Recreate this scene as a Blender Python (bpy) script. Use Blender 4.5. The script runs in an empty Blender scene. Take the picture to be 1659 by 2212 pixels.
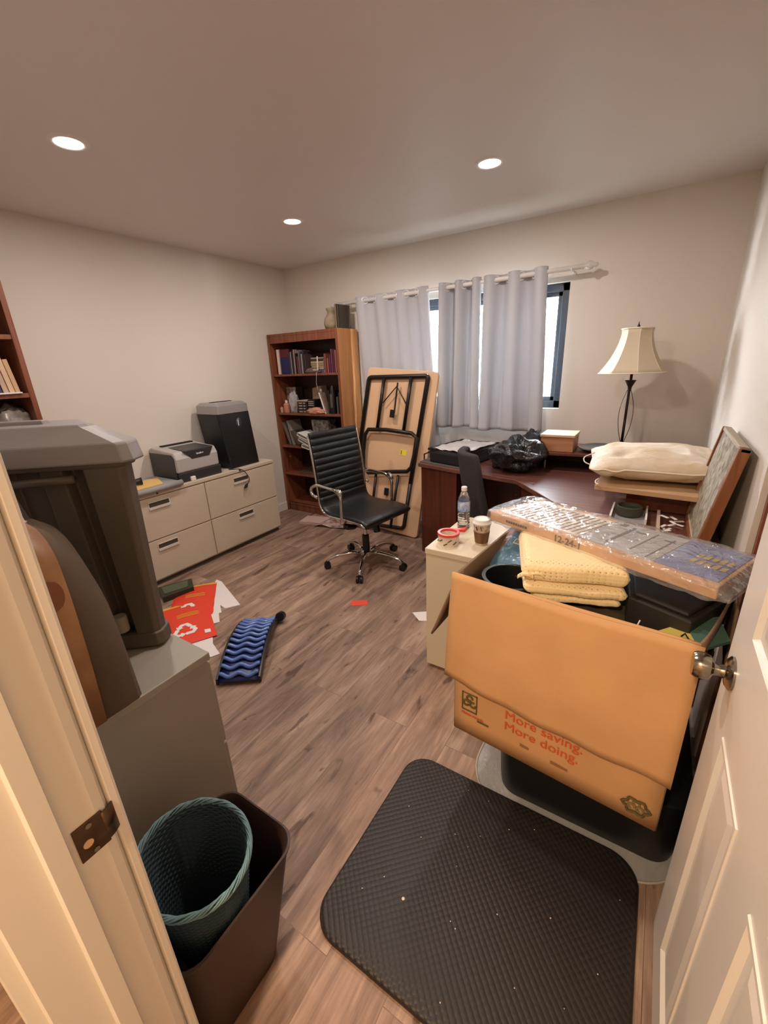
import bpy, bmesh, math, random
from mathutils import Vector, Matrix, noise
random.seed(7)
SC = bpy.context.scene
COL = SC.collection
PI = math.pi

# ------------------------------------------------------------------ camera
cam_d = bpy.data.cameras.new('camera')
cam = bpy.data.objects.new('camera', cam_d)
COL.objects.link(cam)
SC.camera = cam
YAW, PITCH, ROLL, FPX = .576, .33777, -.0433, 905.0
fw = Vector((-math.sin(YAW)*math.cos(PITCH), math.cos(YAW)*math.cos(PITCH), -math.sin(PITCH)))
rt = Vector((math.cos(YAW), math.sin(YAW), 0))
up = rt.cross(fw)
r2 = rt*math.cos(ROLL) + up*math.sin(ROLL)
u2 = -rt*math.sin(ROLL) + up*math.cos(ROLL)
m = Matrix(((r2.x, u2.x, -fw.x, 0), (r2.y, u2.y, -fw.y, 0), (r2.z, u2.z, -fw.z, 0), (0, 0, 0, 1)))
cam.matrix_world = Matrix.Translation((0, 0, 1.5)) @ m
cam_d.sensor_fit = 'VERTICAL'
cam_d.sensor_height = 36.0
cam_d.sensor_width = 27.0
cam_d.lens = FPX/2212*36.0
cam_d.clip_start = .01

# ------------------------------------------------------------------ colour, world, exposure
SC.view_settings.view_transform = 'Standard'
SC.view_settings.look = 'None'
SC.view_settings.gamma = 1
SC.view_settings.use_curve_mapping = False
SC.view_settings.exposure = 0.0
DAY, DAYCOL = 110.0, (.84, .94, 1.0)
CAN_W, CAN_COL = 12.5, (1.0, .87, .80)
HALL_W, HALL_COL = 50.0, (1.0, .74, .50)
w = bpy.data.worlds.new('daylight'); SC.world = w; w.use_nodes = True
w.node_tree.nodes['Background'].inputs[0].default_value = (*DAYCOL, 1)
w.node_tree.nodes['Background'].inputs[1].default_value = DAY

def area(name, loc, rot, size, power, col, shape='DISK', sy=None, spread=PI):
    d = bpy.data.lights.new(name, 'AREA'); d.shape = shape; d.size = size
    if sy: d.size_y = sy
    d.energy = power; d.color = col; d.spread = spread
    o = bpy.data.objects.new(name, d); COL.objects.link(o)
    o.location = loc; o.rotation_euler = rot
    return o

# ------------------------------------------------------------------ materials
def lin(c):
    return tuple((x/12.92 if x <= .04045 else ((x+.055)/1.055)**2.4) for x in (v/255 for v in c))
MATS = {}
def mat(name, rgb, rough=.5, metal=0, bump=0, bscale=50, var=0, vscale=8, stretch=(1, 1, 1), rgb2=None, spec=.5,
        trans=0, coat=0, emit=None, alpha=None, sheen=0, sss=0, bdist=.01):
    if name in MATS: return MATS[name]
    M = bpy.data.materials.new(name); M.use_nodes = True
    nt = M.node_tree; b = nt.nodes['Principled BSDF']
    c = lin(rgb)
    b.inputs['Base Color'].default_value = (*c, 1)
    b.inputs['Roughness'].default_value = rough
    b.inputs['Metallic'].default_value = metal
    b.inputs['Specular IOR Level'].default_value = spec
    b.inputs['Transmission Weight'].default_value = trans
    b.inputs['Coat Weight'].default_value = coat
    b.inputs['Sheen Weight'].default_value = sheen
    if alpha is not None: b.inputs['Alpha'].default_value = alpha
    if emit:
        b.inputs['Emission Color'].default_value = (*emit[0], 1)
        b.inputs['Emission Strength'].default_value = emit[1]
    if bump or var:
        tc = nt.nodes.new('ShaderNodeTexCoord'); mp = nt.nodes.new('ShaderNodeMapping')
        mp.inputs['Scale'].default_value = stretch
        nt.links.new(tc.outputs['Object'], mp.inputs[0])
    if var:
        n = nt.nodes.new('ShaderNodeTexNoise'); n.inputs['Scale'].default_value = vscale
        n.inputs['Detail'].default_value = 6
        nt.links.new(mp.outputs[0], n.inputs[0])
        r = nt.nodes.new('ShaderNodeValToRGB')
        c2 = lin(rgb2) if rgb2 else tuple(x*(1-var) for x in c)
        r.color_ramp.elements[0].color = (*c2, 1); r.color_ramp.elements[1].color = (*c, 1)
        r.color_ramp.elements[0].position = .35; r.color_ramp.elements[1].position = .65
        nt.links.new(n.outputs[0], r.inputs[0]); nt.links.new(r.outputs[0], b.inputs['Base Color'])
    if bump:
        n2 = nt.nodes.new('ShaderNodeTexNoise'); n2.inputs['Scale'].default_value = bscale
        n2.inputs['Detail'].default_value = 4
        nt.links.new(mp.outputs[0], n2.inputs[0])
        bp = nt.nodes.new('ShaderNodeBump'); bp.inputs['Strength'].default_value = bump; bp.inputs['Distance'].default_value = bdist
        nt.links.new(n2.outputs[0], bp.inputs['Height']); nt.links.new(bp.outputs[0], b.inputs['Normal'])
    MATS[name] = M
    return M

def film(name, density=.12, tint=(1, 1, 1), bscale=14, bump=.9, rough=.12):
    """clear plastic film: mostly transparent, crinkled gloss on top"""
    if name in MATS: return MATS[name]
    M = bpy.data.materials.new(name); M.use_nodes = True; nt = M.node_tree
    for n in list(nt.nodes): nt.nodes.remove(n)
    out = nt.nodes.new('ShaderNodeOutputMaterial')
    tr = nt.nodes.new('ShaderNodeBsdfTransparent'); tr.inputs[0].default_value = (*tint, 1)
    gl = nt.nodes.new('ShaderNodeBsdfGlossy'); gl.inputs['Roughness'].default_value = rough
    df = nt.nodes.new('ShaderNodeBsdfDiffuse'); df.inputs[0].default_value = (.75, .77, .8, 1)
    tc = nt.nodes.new('ShaderNodeTexCoord'); n = nt.nodes.new('ShaderNodeTexNoise'); n.inputs['Scale'].default_value = bscale
    n.inputs['Detail'].default_value = 3; n.inputs['Distortion'].default_value = 1.5
    nt.links.new(tc.outputs['Object'], n.inputs[0])
    bp = nt.nodes.new('ShaderNodeBump'); bp.inputs['Strength'].default_value = bump; bp.inputs['Distance'].default_value = .02
    nt.links.new(n.outputs[0], bp.inputs['Height']); nt.links.new(bp.outputs[0], gl.inputs['Normal'])
    lw = nt.nodes.new('ShaderNodeLayerWeight'); lw.inputs[0].default_value = .5
    pw = nt.nodes.new('ShaderNodeMath'); pw.operation = 'POWER'; pw.inputs[1].default_value = 2.5; nt.links.new(lw.outputs['Facing'], pw.inputs[0])
    fr = nt.nodes.new('ShaderNodeMath'); fr.operation = 'MULTIPLY_ADD'; fr.inputs[1].default_value = .55; fr.inputs[2].default_value = .05; nt.links.new(pw.outputs[0], fr.inputs[0])
    nt.links.new(bp.outputs[0], lw.inputs['Normal'])
    m1 = nt.nodes.new('ShaderNodeMixShader'); m1.inputs[0].default_value = density
    nt.links.new(tr.outputs[0], m1.inputs[1]); nt.links.new(df.outputs[0], m1.inputs[2])
    m2 = nt.nodes.new('ShaderNodeMixShader')
    nt.links.new(fr.outputs[0], m2.inputs[0])
    nt.links.new(m1.outputs[0], m2.inputs[1]); nt.links.new(gl.outputs[0], m2.inputs[2])
    nt.links.new(m2.outputs[0], out.inputs[0])
    MATS[name] = M
    return M

def floor_mat():
    M = bpy.data.materials.new('vinyl_planks'); M.use_nodes = True; nt = M.node_tree; b = nt.nodes['Principled BSDF']
    N = nt.nodes.new; L = nt.links.new
    tc = N('ShaderNodeTexCoord'); mp = N('ShaderNodeMapping'); mp.inputs['Rotation'].default_value = (0, 0, PI/2)
    L(tc.outputs['Object'], mp.inputs[0])
    br = N('ShaderNodeTexBrick'); br.inputs['Scale'].default_value = 1
    br.inputs['Brick Width'].default_value = 1.22; br.inputs['Row Height'].default_value = .18
    br.inputs['Mortar Size'].default_value = .0012; br.inputs['Mortar Smooth'].default_value = .3
    br.inputs['Color1'].default_value = (0, 0, 0, 1); br.inputs['Color2'].default_value = (1, 1, 1, 1); br.inputs['Mortar'].default_value = (.5, .5, .5, 1)
    br.offset = .37
    L(mp.outputs[0], br.inputs[0])
    # per plank shift of the grain
    mul = N('ShaderNodeVectorMath'); mul.operation = 'MULTIPLY'; mul.inputs[1].default_value = (7.3, 3.1, 0)
    L(br.outputs['Color'], mul.inputs[0])
    add = N('ShaderNodeVectorMath'); L(mp.outputs[0], add.inputs[0]); L(mul.outputs[0], add.inputs[1])
    def nz(scale, st, det=8, dist=0, rough=.6):
        m_ = N('ShaderNodeMapping'); m_.inputs['Scale'].default_value = st; L(add.outputs[0], m_.inputs[0])
        n_ = N('ShaderNodeTexNoise'); n_.inputs['Scale'].default_value = scale; n_.inputs['Detail'].default_value = det
        n_.inputs['Distortion'].default_value = dist; n_.inputs['Roughness'].default_value = rough
        L(m_.outputs[0], n_.inputs[0]); return n_
    g1 = nz(1.6, (1.3, 7, 1), 7, .7); g2 = nz(6, (1, 16, 1), 6, .3); g3 = nz(3.2, (1.4, 4, 1), 3, .6)
    r1 = N('ShaderNodeValToRGB'); e = r1.color_ramp.elements
    e[0].position = .30; e[0].color = (*lin((112, 92, 82)), 1); e[1].position = .70; e[1].color = (*lin((188, 162, 142)), 1)
    x = r1.color_ramp.elements.new(.5); x.color = (*lin((154, 128, 112)), 1)
    L(g1.outputs[0], r1.inputs[0])
    r2_ = N('ShaderNodeValToRGB'); e = r2_.color_ramp.elements
    e[0].position = .35; e[0].color = (.72, .70, .69, 1); e[1].position = .65; e[1].color = (1.06, 1.05, 1.04, 1)
    L(g2.outputs[0], r2_.inputs[0])
    mx = N('ShaderNodeMixRGB'); mx.blend_type = 'MULTIPLY'; mx.inputs[0].default_value = .8
    L(r1.outputs[0], mx.inputs[1]); L(r2_.outputs[0], mx.inputs[2])
    # knots
    r3 = N('ShaderNodeValToRGB'); e = r3.color_ramp.elements
    e[0].position = .31; e[0].color = (.28, .22, .19, 1); e[1].position = .385; e[1].color = (1, 1, 1, 1)
    L(g3.outputs[0], r3.inputs[0])
    mx2 = N('ShaderNodeMixRGB'); mx2.blend_type = 'MULTIPLY'; mx2.inputs[0].default_value = .8
    L(mx.outputs[0], mx2.inputs[1]); L(r3.outputs[0], mx2.inputs[2])
    r4 = N('ShaderNodeValToRGB'); e = r4.color_ramp.elements
    e[0].color = (.86, .85, .84, 1); e[1].color = (1.08, 1.07, 1.05, 1)
    L(br.outputs['Color'], r4.inputs[0])
    mx3 = N('ShaderNodeMixRGB'); mx3.blend_type = 'MULTIPLY'; mx3.inputs[0].default_value = 1
    L(mx2.outputs[0], mx3.inputs[1]); L(r4.outputs[0], mx3.inputs[2])
    mm = N('ShaderNodeMixRGB'); mm.blend_type = 'MULTIPLY'
    fm = N('ShaderNodeMath'); fm.operation = 'MULTIPLY'; fm.inputs[1].default_value = .35; L(br.outputs['Fac'], fm.inputs[0])
    L(fm.outputs[0], mm.inputs[0]); L(mx3.outputs[0], mm.inputs[1]); mm.inputs[2].default_value = (.2, .15, .12, 1)
    L(mm.outputs[0], b.inputs['Base Color'])
    b.inputs['Roughness'].default_value = .5
    b.inputs['Specular IOR Level'].default_value = .3
    bp = N('ShaderNodeBump'); bp.inputs['Strength'].default_value = .15; bp.inputs['Distance'].default_value = .003
    L(g2.outputs[0], bp.inputs['Height']); L(bp.outputs[0], b.inputs['Normal'])
    return M

def wood(name, dark, light, axis='z', rough=.4, scale=3, coat=.1):
    if name in MATS: return MATS[name]
    M = bpy.data.materials.new(name); M.use_nodes = True; nt = M.node_tree; b = nt.nodes['Principled BSDF']
    N = nt.nodes.new; L = nt.links.new
    tc = N('ShaderNodeTexCoord'); mp = N('ShaderNodeMapping')
    s = {'x': (1, 12, 12), 'y': (12, 1, 12), 'z': (12, 12, 1)}[axis]
    mp.inputs['Scale'].default_value = s; L(tc.outputs['Object'], mp.inputs[0])
    n = N('ShaderNodeTexNoise'); n.inputs['Scale'].default_value = scale; n.inputs['Detail'].default_value = 7; n.inputs['Distortion'].default_value = .6
    L(mp.outputs[0], n.inputs[0])
    r = N('ShaderNodeValToRGB'); r.color_ramp.elements[0].position = .3; r.color_ramp.elements[1].position = .7
    r.color_ramp.elements[0].color = (*lin(dark), 1); r.color_ramp.elements[1].color = (*lin(light), 1)
    L(n.outputs[0], r.inputs[0]); L(r.outputs[0], b.inputs['Base Color'])
    b.inputs['Roughness'].default_value = rough; b.inputs['Coat Weight'].default_value = coat
    MATS[name] = M
    return M

WALL = mat('wall_paint', (220, 212, 201), .75, bump=.12, bscale=220, bdist=.002)
CEIL = mat('ceiling_paint', (226, 220, 216), .5, bump=.15, bscale=160, bdist=.002)
WHITE = mat('white_gloss_paint', (226, 220, 210), .35, bump=.05, bscale=90, bdist=.002)
FLOOR = floor_mat()
HALLFLOOR = FLOOR
BLACKM = mat('black_metal', (22, 22, 24), .35, .3)
WINFR = mat('window_frame_black', (34, 40, 48), .4)
CHROME = mat('chrome', (215, 215, 215), .08, 1)
NICKEL = mat('satin_nickel', (150, 142, 128), .2, 1)
STEELG = mat('steel_grey', (128, 122, 112), .45, .2)
BLKPL = mat('black_plastic', (20, 20, 21), .38)
BLKMAT = mat('black_matte', (16, 16, 17), .8)
PUTTY = mat('putty_enamel', (202, 188, 168), .42, var=.06, vscale=3)
PUTTYD = mat('putty_dark_gap', (70, 62, 50), .7)
GREYCAB = mat('grey_enamel', (156, 150, 138), .42, var=.05, vscale=3)
CREAM = mat('cream_enamel', (214, 201, 176), .45)
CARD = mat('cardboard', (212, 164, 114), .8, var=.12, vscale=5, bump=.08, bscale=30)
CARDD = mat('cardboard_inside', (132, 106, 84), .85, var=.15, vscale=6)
CHERRY = wood('cherry_laminate', (78, 36, 24), (104, 52, 34), 'z', .35)
CHERRYT = wood('cherry_desktop', (96, 58, 50), (122, 78, 66), 'x', .38, coat=.7)  # window sheen put into the tone: paler and greyer than the desk sides
BKRED = wood('red_brown_wood', (104, 56, 36), (140, 82, 54), 'z', .45)
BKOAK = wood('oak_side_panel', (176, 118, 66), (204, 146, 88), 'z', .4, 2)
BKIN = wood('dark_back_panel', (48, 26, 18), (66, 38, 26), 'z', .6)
PAPER = mat('white_paper', (232, 226, 222), .7)
FABGREY = mat('curtain_fabric', (194, 195, 200), .85, bump=.25, bscale=500, bdist=.001, sheen=.2)
RODW = mat('white_rod', (232, 230, 226), .3)

# curtain cloth lets some light through
def make_translucent(M, amt, col):
    nt = M.node_tree; b = nt.nodes['Principled BSDF']; out = [n for n in nt.nodes if n.type == 'OUTPUT_MATERIAL'][0]
    t = nt.nodes.new('ShaderNodeBsdfTranslucent'); t.inputs[0].default_value = (*col, 1)
    mx = nt.nodes.new('ShaderNodeMixShader'); mx.inputs[0].default_value = amt
    nt.links.new(b.outputs[0], mx.inputs[1]); nt.links.new(t.outputs[0], mx.inputs[2]); nt.links.new(mx.outputs[0], out.inputs[0])
make_translucent(FABGREY, .10, (.7, .77, .85))

# ------------------------------------------------------------------ geometry helpers
class MB:
    def __init__(s): s.bm = bmesh.new()
    def v(s, p): return s.bm.verts.new(p)
    def face(s, pts):
        try: return s.bm.faces.new([s.v(p) for p in pts])
        except Exception: return None
    def box(s, x0, x1, y0, y1, z0, z1):
        return s.hexa([(x0, y0, z0), (x1, y0, z0), (x1, y1, z0), (x0, y1, z0)], [(x0, y0, z1), (x1, y0, z1), (x1, y1, z1), (x0, y1, z1)])
    def hexa(s, lo, hi):
        a = [s.v(p) for p in lo]; b = [s.v(p) for p in hi]; n = len(a)
        s.bm.faces.new(a[::-1]); s.bm.faces.new(b)
        for i in range(n): s.bm.faces.new((a[i], a[(i+1) % n], b[(i+1) % n], b[i]))
        return s
    def prism(s, pts, z0, z1): return s.hexa([(x, y, z0) for x, y in pts], [(x, y, z1) for x, y in pts])
    def prism3(s, pts, d):
        d = Vector(d); return s.hexa([Vector(p) for p in pts], [Vector(p)+d for p in pts])
    def loft(s, rings, cap=True, closed=True):
        R = [[s.v(p) for p in r] for r in rings]; n = len(R[0])
        for a, b in zip(R, R[1:]):
            for i in range(n if closed else n-1):
                s.bm.faces.new((a[i], a[(i+1) % n], b[(i+1) % n], b[i]))
        if cap and closed:
            s.bm.faces.new(R[0][::-1]); s.bm.faces.new(R[-1])
        return s
    def lathe(s, prof, c=(0, 0, 0), n=32, cap=True, sx=1, sy=1):
        return s.loft([[(c[0]+r*sx*math.cos(2*PI*i/n), c[1]+r*sy*math.sin(2*PI*i/n), c[2]+z) for i in range(n)] for r, z in prof], cap)
    def tube(s, pts, r, n=10, closed=False):
        pts = [Vector(p) for p in pts]; N = len(pts); rings = []
        pn = None
        for i, p in enumerate(pts):
            if closed: t = pts[(i+1) % N]-pts[i-1]
            else: t = pts[min(i+1, N-1)]-pts[max(i-1, 0)]
            t.normalize()
            if pn is None:
                a = Vector((0, 0, 1)) if abs(t.z) < .9 else Vector((1, 0, 0))
                pn = t.cross(a).normalized()
            else:
                pn = (pn - t*pn.dot(t)).normalized()
            q = t.cross(pn); rr = r[i] if isinstance(r, (list, tuple)) else r
            rings.append([p+pn*rr*math.cos(2*PI*k/n)+q*rr*math.sin(2*PI*k/n) for k in range(n)])
        if closed:
            s.loft(rings+[rings[0]], cap=False)
        else: s.loft(rings)
        return s
    def cyl(s, a, b, r0, r1=None, n=20): return s.tube([a, b], [r0, r0 if r1 is None else r1], n)
    def grid(s, f, nu, nv, cu=False):
        V = [[s.v(f(i/nu, j/nv)) for j in range(nv+1)] for i in range(nu+(0 if cu else 1))]
        m_ = len(V)
        for i in range(nu):
            for j in range(nv):
                s.bm.faces.new((V[i][j], V[(i+1) % m_][j], V[(i+1) % m_][j+1], V[i][j+1]))
        return s
    def xf(s, M): s.bm.transform(M); return s

def rrect(x0, x1, y0, y1, r, n=6):
    o = []
    for cx, cy, a in ((x1-r, y1-r, 0), (x0+r, y1-r, 90), (x0+r, y0+r, 180), (x1-r, y0+r, 270)):
        for k in range(n+1):
            t = math.radians(a+90*k/n); o.append((cx+r*math.cos(t), cy+r*math.sin(t)))
    return o

def fillet(pts, r, n=5):
    pts = [Vector(p) for p in pts]; o = [pts[0]]
    for a, b, c in zip(pts, pts[1:], pts[2:]):
        d1 = (a-b); d2 = (c-b); rr = min(r, d1.length*.49, d2.length*.49)
        p0 = b+d1.normalized()*rr; p1 = b+d2.normalized()*rr
        for k in range(n+1):
            t = k/n; o.append(p0*(1-t)**2+b*2*t*(1-t)+p1*t*t)
    o.append(pts[-1]); return o

def obj(name, mb, material, parent=None, smooth=False, bev=0, seg=2, sub=0, solid=0, label=None, kind=None):
    bmesh.ops.remove_doubles(mb.bm, verts=mb.bm.verts, dist=1e-6)
    bmesh.ops.recalc_face_normals(mb.bm, faces=mb.bm.faces)
    me = bpy.data.meshes.new(name); mb.bm.to_mesh(me); mb.bm.free()
    me.materials.append(material)
    o = bpy.data.objects.new(name, me); COL.objects.link(o)
    if smooth:
        for p in me.polygons: p.use_smooth = True
        if smooth == 'auto':
            me.set_sharp_from_angle(angle=math.radians(35))
    if solid:
        k = o.modifiers.new('s', 'SOLIDIFY'); k.thickness = solid; k.offset = 0
    if bev:
        k = o.modifiers.new('b', 'BEVEL'); k.width = bev; k.segments = seg; k.limit_method = 'ANGLE'; k.angle_limit = math.radians(40)
    if sub:
        k = o.modifiers.new('u', 'SUBSURF'); k.levels = sub; k.render_levels = sub
    if parent: adopt(o, parent)
    if label: o['label'] = label
    if kind: o['kind'] = kind
    return o

def wm(o):
    M = Matrix.Translation(o.location) @ o.rotation_euler.to_matrix().to_4x4()
    if o.parent: M = wm(o.parent) @ o.matrix_parent_inverse @ M
    return M
def adopt(o, p):
    o.parent = p; o.matrix_parent_inverse = wm(p).inverted()

def thing(name, label, cat, loc=(0, 0, 0), group=None):
    o = bpy.data.objects.new(name, None); COL.objects.link(o); o.location = loc
    o.empty_display_size = .1
    return tag(o, label, cat, group)
def tag(o, label, cat, group=None, kind=None):
    o['label'] = label; o['category'] = cat
    if group: o['group'] = group
    if kind: o['kind'] = kind
    return o
def struct(name, mb, material, parent=None, **k):
    o = obj(name, mb, material, parent, **k)
    if not parent: o['kind'] = 'structure'
    return o

def text(name, s, size, origin, xd, yd, material, parent, depth=.0004, weight=0):
    c = bpy.data.curves.new(name, 'FONT'); c.body = s; c.size = size; c.extrude = depth; c.offset = weight
    t = bpy.data.objects.new('tmp_text', c); COL.objects.link(t)
    dg = bpy.context.evaluated_depsgraph_get(); dg.update()
    me = bpy.data.meshes.new_from_object(t.evaluated_get(dg))
    bpy.data.objects.remove(t)
    xd = Vector(xd).normalized(); yd = Vector(yd).normalized(); zd = xd.cross(yd)
    M = Matrix(((xd.x, yd.x, zd.x, origin[0]), (xd.y, yd.y, zd.y, origin[1]), (xd.z, yd.z, zd.z, origin[2]), (0, 0, 0, 1)))
    me.transform(M); me.materials.clear(); me.materials.append(material)
    o = bpy.data.objects.new(name, me); COL.objects.link(o)
    adopt(o, parent); return o

# ------------------------------------------------------------------ room shell
XL, XR, YF, YB, H = -3.38, .31, .14, 3.53, 2.44
YC = 1.66          # where the closet recess in the right wall begins
struct('floor', MB().box(XL-.15, .80, -1.6, YB+.15, -.06, 0), FLOOR)
struct('ceiling', MB().box(XL-.15, .80, -1.6, YB+.15, H, H+.08), CEIL)
struct('wall_left', MB().box(XL-.12, XL, .14, YB, 0, H), WALL)
WX0, WX1, WZ0, WZ1 = -2.08, -.64, 1.125, 2.005  # unseen left window edge moved inward to keep daylight off the bookcase side
b = MB(); b.box(XL-.12, WX0, YB, YB+.15, 0, H); b.box(WX1, .80, YB, YB+.15, 0, H)
b.box(WX0, WX1, YB, YB+.15, 0, WZ0); b.box(WX0, WX1, YB, YB+.15, WZ1, H)
struct('wall_back', b, WALL)
b = MB(); b.box(XR, XR+.12, YC, YB, 0, H); b.box(.66, .80, .14, YC, 0, H); b.box(XR+.12, .80, YC, YC+.12, 0, H)
struct('wall_right', b, WALL)
b = MB(); b.box(XL-.12, -.66, 0, .14, 0, H); b.box(.26, .80, 0, .14, 0, H); b.box(-.66, .26, 0, .14, 2.08, H)
struct('wall_front', b, WALL)
b = MB(); b.box(-1.75, -1.6, -1.6, 0, 0, H); b.box(.7, .8, -1.6, 0, 0, H); b.box(-1.75, .8, -1.7, -1.6, 0, H)
struct('wall_hallway', b, mat('hall_paint', (214, 196, 170), .75))
b = MB(); b.box(XL, XL+.012, .60, YB, 0, .09)
struct('baseboard_left', b, WHITE, bev=.003)
b = MB(); b.box(XL, XR, YB-.012, YB, 0, .09)
struct('baseboard_back', b, WHITE, bev=.003)
b = MB(); b.box(XR-.012, XR, YC, YB-.012, 0, .09)
struct('baseboard_right', b, WHITE, bev=.003)

# window
fr = MB()
for a in ((WX0, WX1, WZ0, WZ0+.055), (WX0, WX1, WZ1-.055, WZ1), (WX0, WX0+.055, WZ0, WZ1), (WX1-.055, WX1, WZ0, WZ1), (-1.50, -1.44, WZ0, WZ1)):
    fr.box(a[0], a[1], YB+.05, YB+.11, a[2], a[3])
win = struct('window_1', fr, WINFR, bev=.004)
b = MB()
for x0, x1 in ((WX0+.055, -1.50), (-1.44, WX1-.055)):
    for a in ((x0, x1, WZ0+.055, WZ0+.085), (x0, x1, WZ1-.085, WZ1-.055), (x0, x0+.03, WZ0+.055, WZ1-.055), (x1-.03, x1, WZ0+.055, WZ1-.055)):
        b.box(a[0], a[1], YB+.065, YB+.095, a[2], a[3])
obj('window_sash', b, WINFR, win, bev=.003)
obj('window_pane', MB().box(WX0+.05, WX1-.05, YB+.078, YB+.082, WZ0+.05, WZ1-.05), film('pane_glass', 0, bump=0), win)
# outdoors: neighbour's pale wall
o = obj('neighbour_wall', MB().box(-7, 4, 6.2, 6.4, -.3, 1.65), mat('pale_siding', (222, 226, 230), .8)); o['kind'] = 'structure'; o.name = 'wall_outside'
o = obj('trim_outside', MB().box(-7, 4, 6.17, 6.2, 1.58, 1.65), mat('pale_siding2', (176, 184, 190), .8)); o['kind'] = 'structure'
o = obj('ground_outside', MB().box(-7, 4, YB+.2, 8, -.35, -.3), mat('concrete', (170, 168, 164), .9)); o['kind'] = 'structure'

# doorway: jamb with stop and casing on the left
JX = -.58
jb = MB()
prof = [(-.66, .140), (JX-.012, .140), (JX-.003, .134), (JX, .122), (JX, .083), (JX+.011, .081), (JX+.012, .058), (JX+.008, .055), (JX, .055),
        (JX, .002), (JX-.004, -.001), (JX-.010, -.001), (JX-.012, -.016), (-.66, -.020)]
jb.hexa([(x, y, 0) for x, y in prof], [(x, y, 2.06) for x, y in prof])
trim = struct('trim_1', jb, WHITE)
b = MB(); b.box(-.655, -.585, .140, .156, 0, 2.10); 
obj('casing', b, WHITE, trim, bev=.004)
b = MB(); b.box(-.66, .26, 0, .14, 2.04, 2.08)
struct('trim_2', b, WHITE)
b = MB(); b.box(.238, .26, 0, .14, 0, 2.06)
struct('trim_3', b, WHITE)
# strike plate with lip
sp = MB()
SPM = mat('strike_metal', (104, 86, 68), .35, 1, var=.4, vscale=30)
sp.box(JX, JX+.0025, .090, .128, .867, .927)
obj('strike_plate', sp, SPM, trim, bev=.001, label='worn brown strike plate with latch hole')
lp = MB(); lp.grid(lambda u, v: (JX+.002-.012*u*u, .126+.022*u, .872+.05*v), 6, 2)
strike = [c for c in trim.children if c.name.startswith('strike_plate')][0]
obj('strike_lip', lp, SPM, strike, solid=.002, smooth=True)
b = MB(); b.tube([(JX+.0024, .103, .892), (JX+.0032, .103, .892)], .0065, 16); 
obj('latch_hole', b, mat('latch_hole_wood', (214, 180, 138), .7), strike)
for z in (.874, .920):
    obj('screw', MB().cyl((JX+.002, .109, z), (JX+.0042, .109, z), .004, n=12), NICKEL, strike)

# door leaf, open against the right side: face x=.20, hinge near y=.20
DX, DY0, DY1 = .200, .212, .978
dl = MB(); dl.box(DX+.006, DX+.035, DY0, DY1, .008, 2.03)
panels = [(y0, y1, z0, z1) for (y0, y1) in ((.655, .850), (.335, .530)) for (z0, z1) in ((.13, .80), (1.02, 1.62), (1.74, 1.92))]
# frame skin around the recessed panels (a grid with the panel cells left out)
ys = [DY0, .335, .530, .655, .850, DY1]; zs = [.008, .13, .80, 1.02, 1.62, 1.74, 1.92, 2.03]
for i in range(5):
    for j in range(7):
        if i in (1, 3) and j in (1, 3, 5): continue
        dl.box(DX, DX+.007, ys[i], ys[i+1], zs[j], zs[j+1])
door = struct('door_1', dl, WHITE)
for (y0, y1, z0, z1) in panels:
    b = MB()
    def ring(i, x): return [(x, y0+i, z0+i), (x, y1-i, z0+i), (x, y1-i, z1-i), (x, y0+i, z1-i)]
    R = [ring(-.002, DX+.001), ring(0, DX-.003), ring(.008, DX-.003), ring(.016, DX+.0055), ring(.032, DX+.0055), ring(.05, DX+.001)]
    b.loft(R, cap=False); b.face(ring(.05, DX+.001))
    obj('door_panel', b, WHITE, door)
KY, KZ = .912, .905
kn = MB()
prof = [(.0, 0), (.033, .0), (.033, .004), (.026, .010), (.014, .013), (.011, .022), (.013, .030), (.024, .036), (.0275, .046), (.0265, .058), (.023, .064), (.0, .065)]
kn.lathe([(max(r, .0005), z) for r, z in prof], n=36)
kn.xf(Matrix.Translation((DX, KY, KZ)) @ Matrix.Rotation(-PI/2, 4, 'Y'))
obj('door_knob', kn, NICKEL, door, smooth='auto', label='satin nickel round knob')
b = MB(); b.box(DX+.008, DX+.033, DY1, DY1+.002, KZ-.028, KZ+.028)
obj('latch_plate', b, NICKEL, door)

# ------------------------------------------------------------------ recessed ceiling lights
LENS = mat('lit_lens', (255, 240, 230), .5, emit=((1, .88, .80), 14))
RING = mat('light_trim', (235, 232, 228), .4)
names = {(-2.26, 1.16): 'recessed ceiling light nearest the left wall and the front', (-2.26, 2.50): 'recessed ceiling light in the far left, above the black chair and bookcase',
         (-.89, 2.49): 'recessed ceiling light in front of the window, right of the others', (-.91, 1.14): 'recessed ceiling light close to the doorway, cut by the top edge'}
for (x, y), lb in names.items():
    t = thing('ceiling_light', 'lit white ' + lb, 'ceiling light', (x, y, H), 'recessed ceiling lights')
    obj('trim_ring', MB().lathe([(.052, -.001), (.056, -.006), (.070, -.006), (.078, 0)], (x, y, H), 40, cap=False), RING, t, smooth=True)
    obj('lens', MB().lathe([(.054, -.004), (.03, -.007), (.001, -.008)], (x, y, H), 32, cap=False), LENS, t, smooth=True)
    area('ceiling_lamp', (x, y, H-.014), (0, 0, 0), .10, CAN_W, CAN_COL)
area('hall_lamp', (-.33, -.86, H-.03), (0, 0, 0), .16, HALL_W, HALL_COL)

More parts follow.
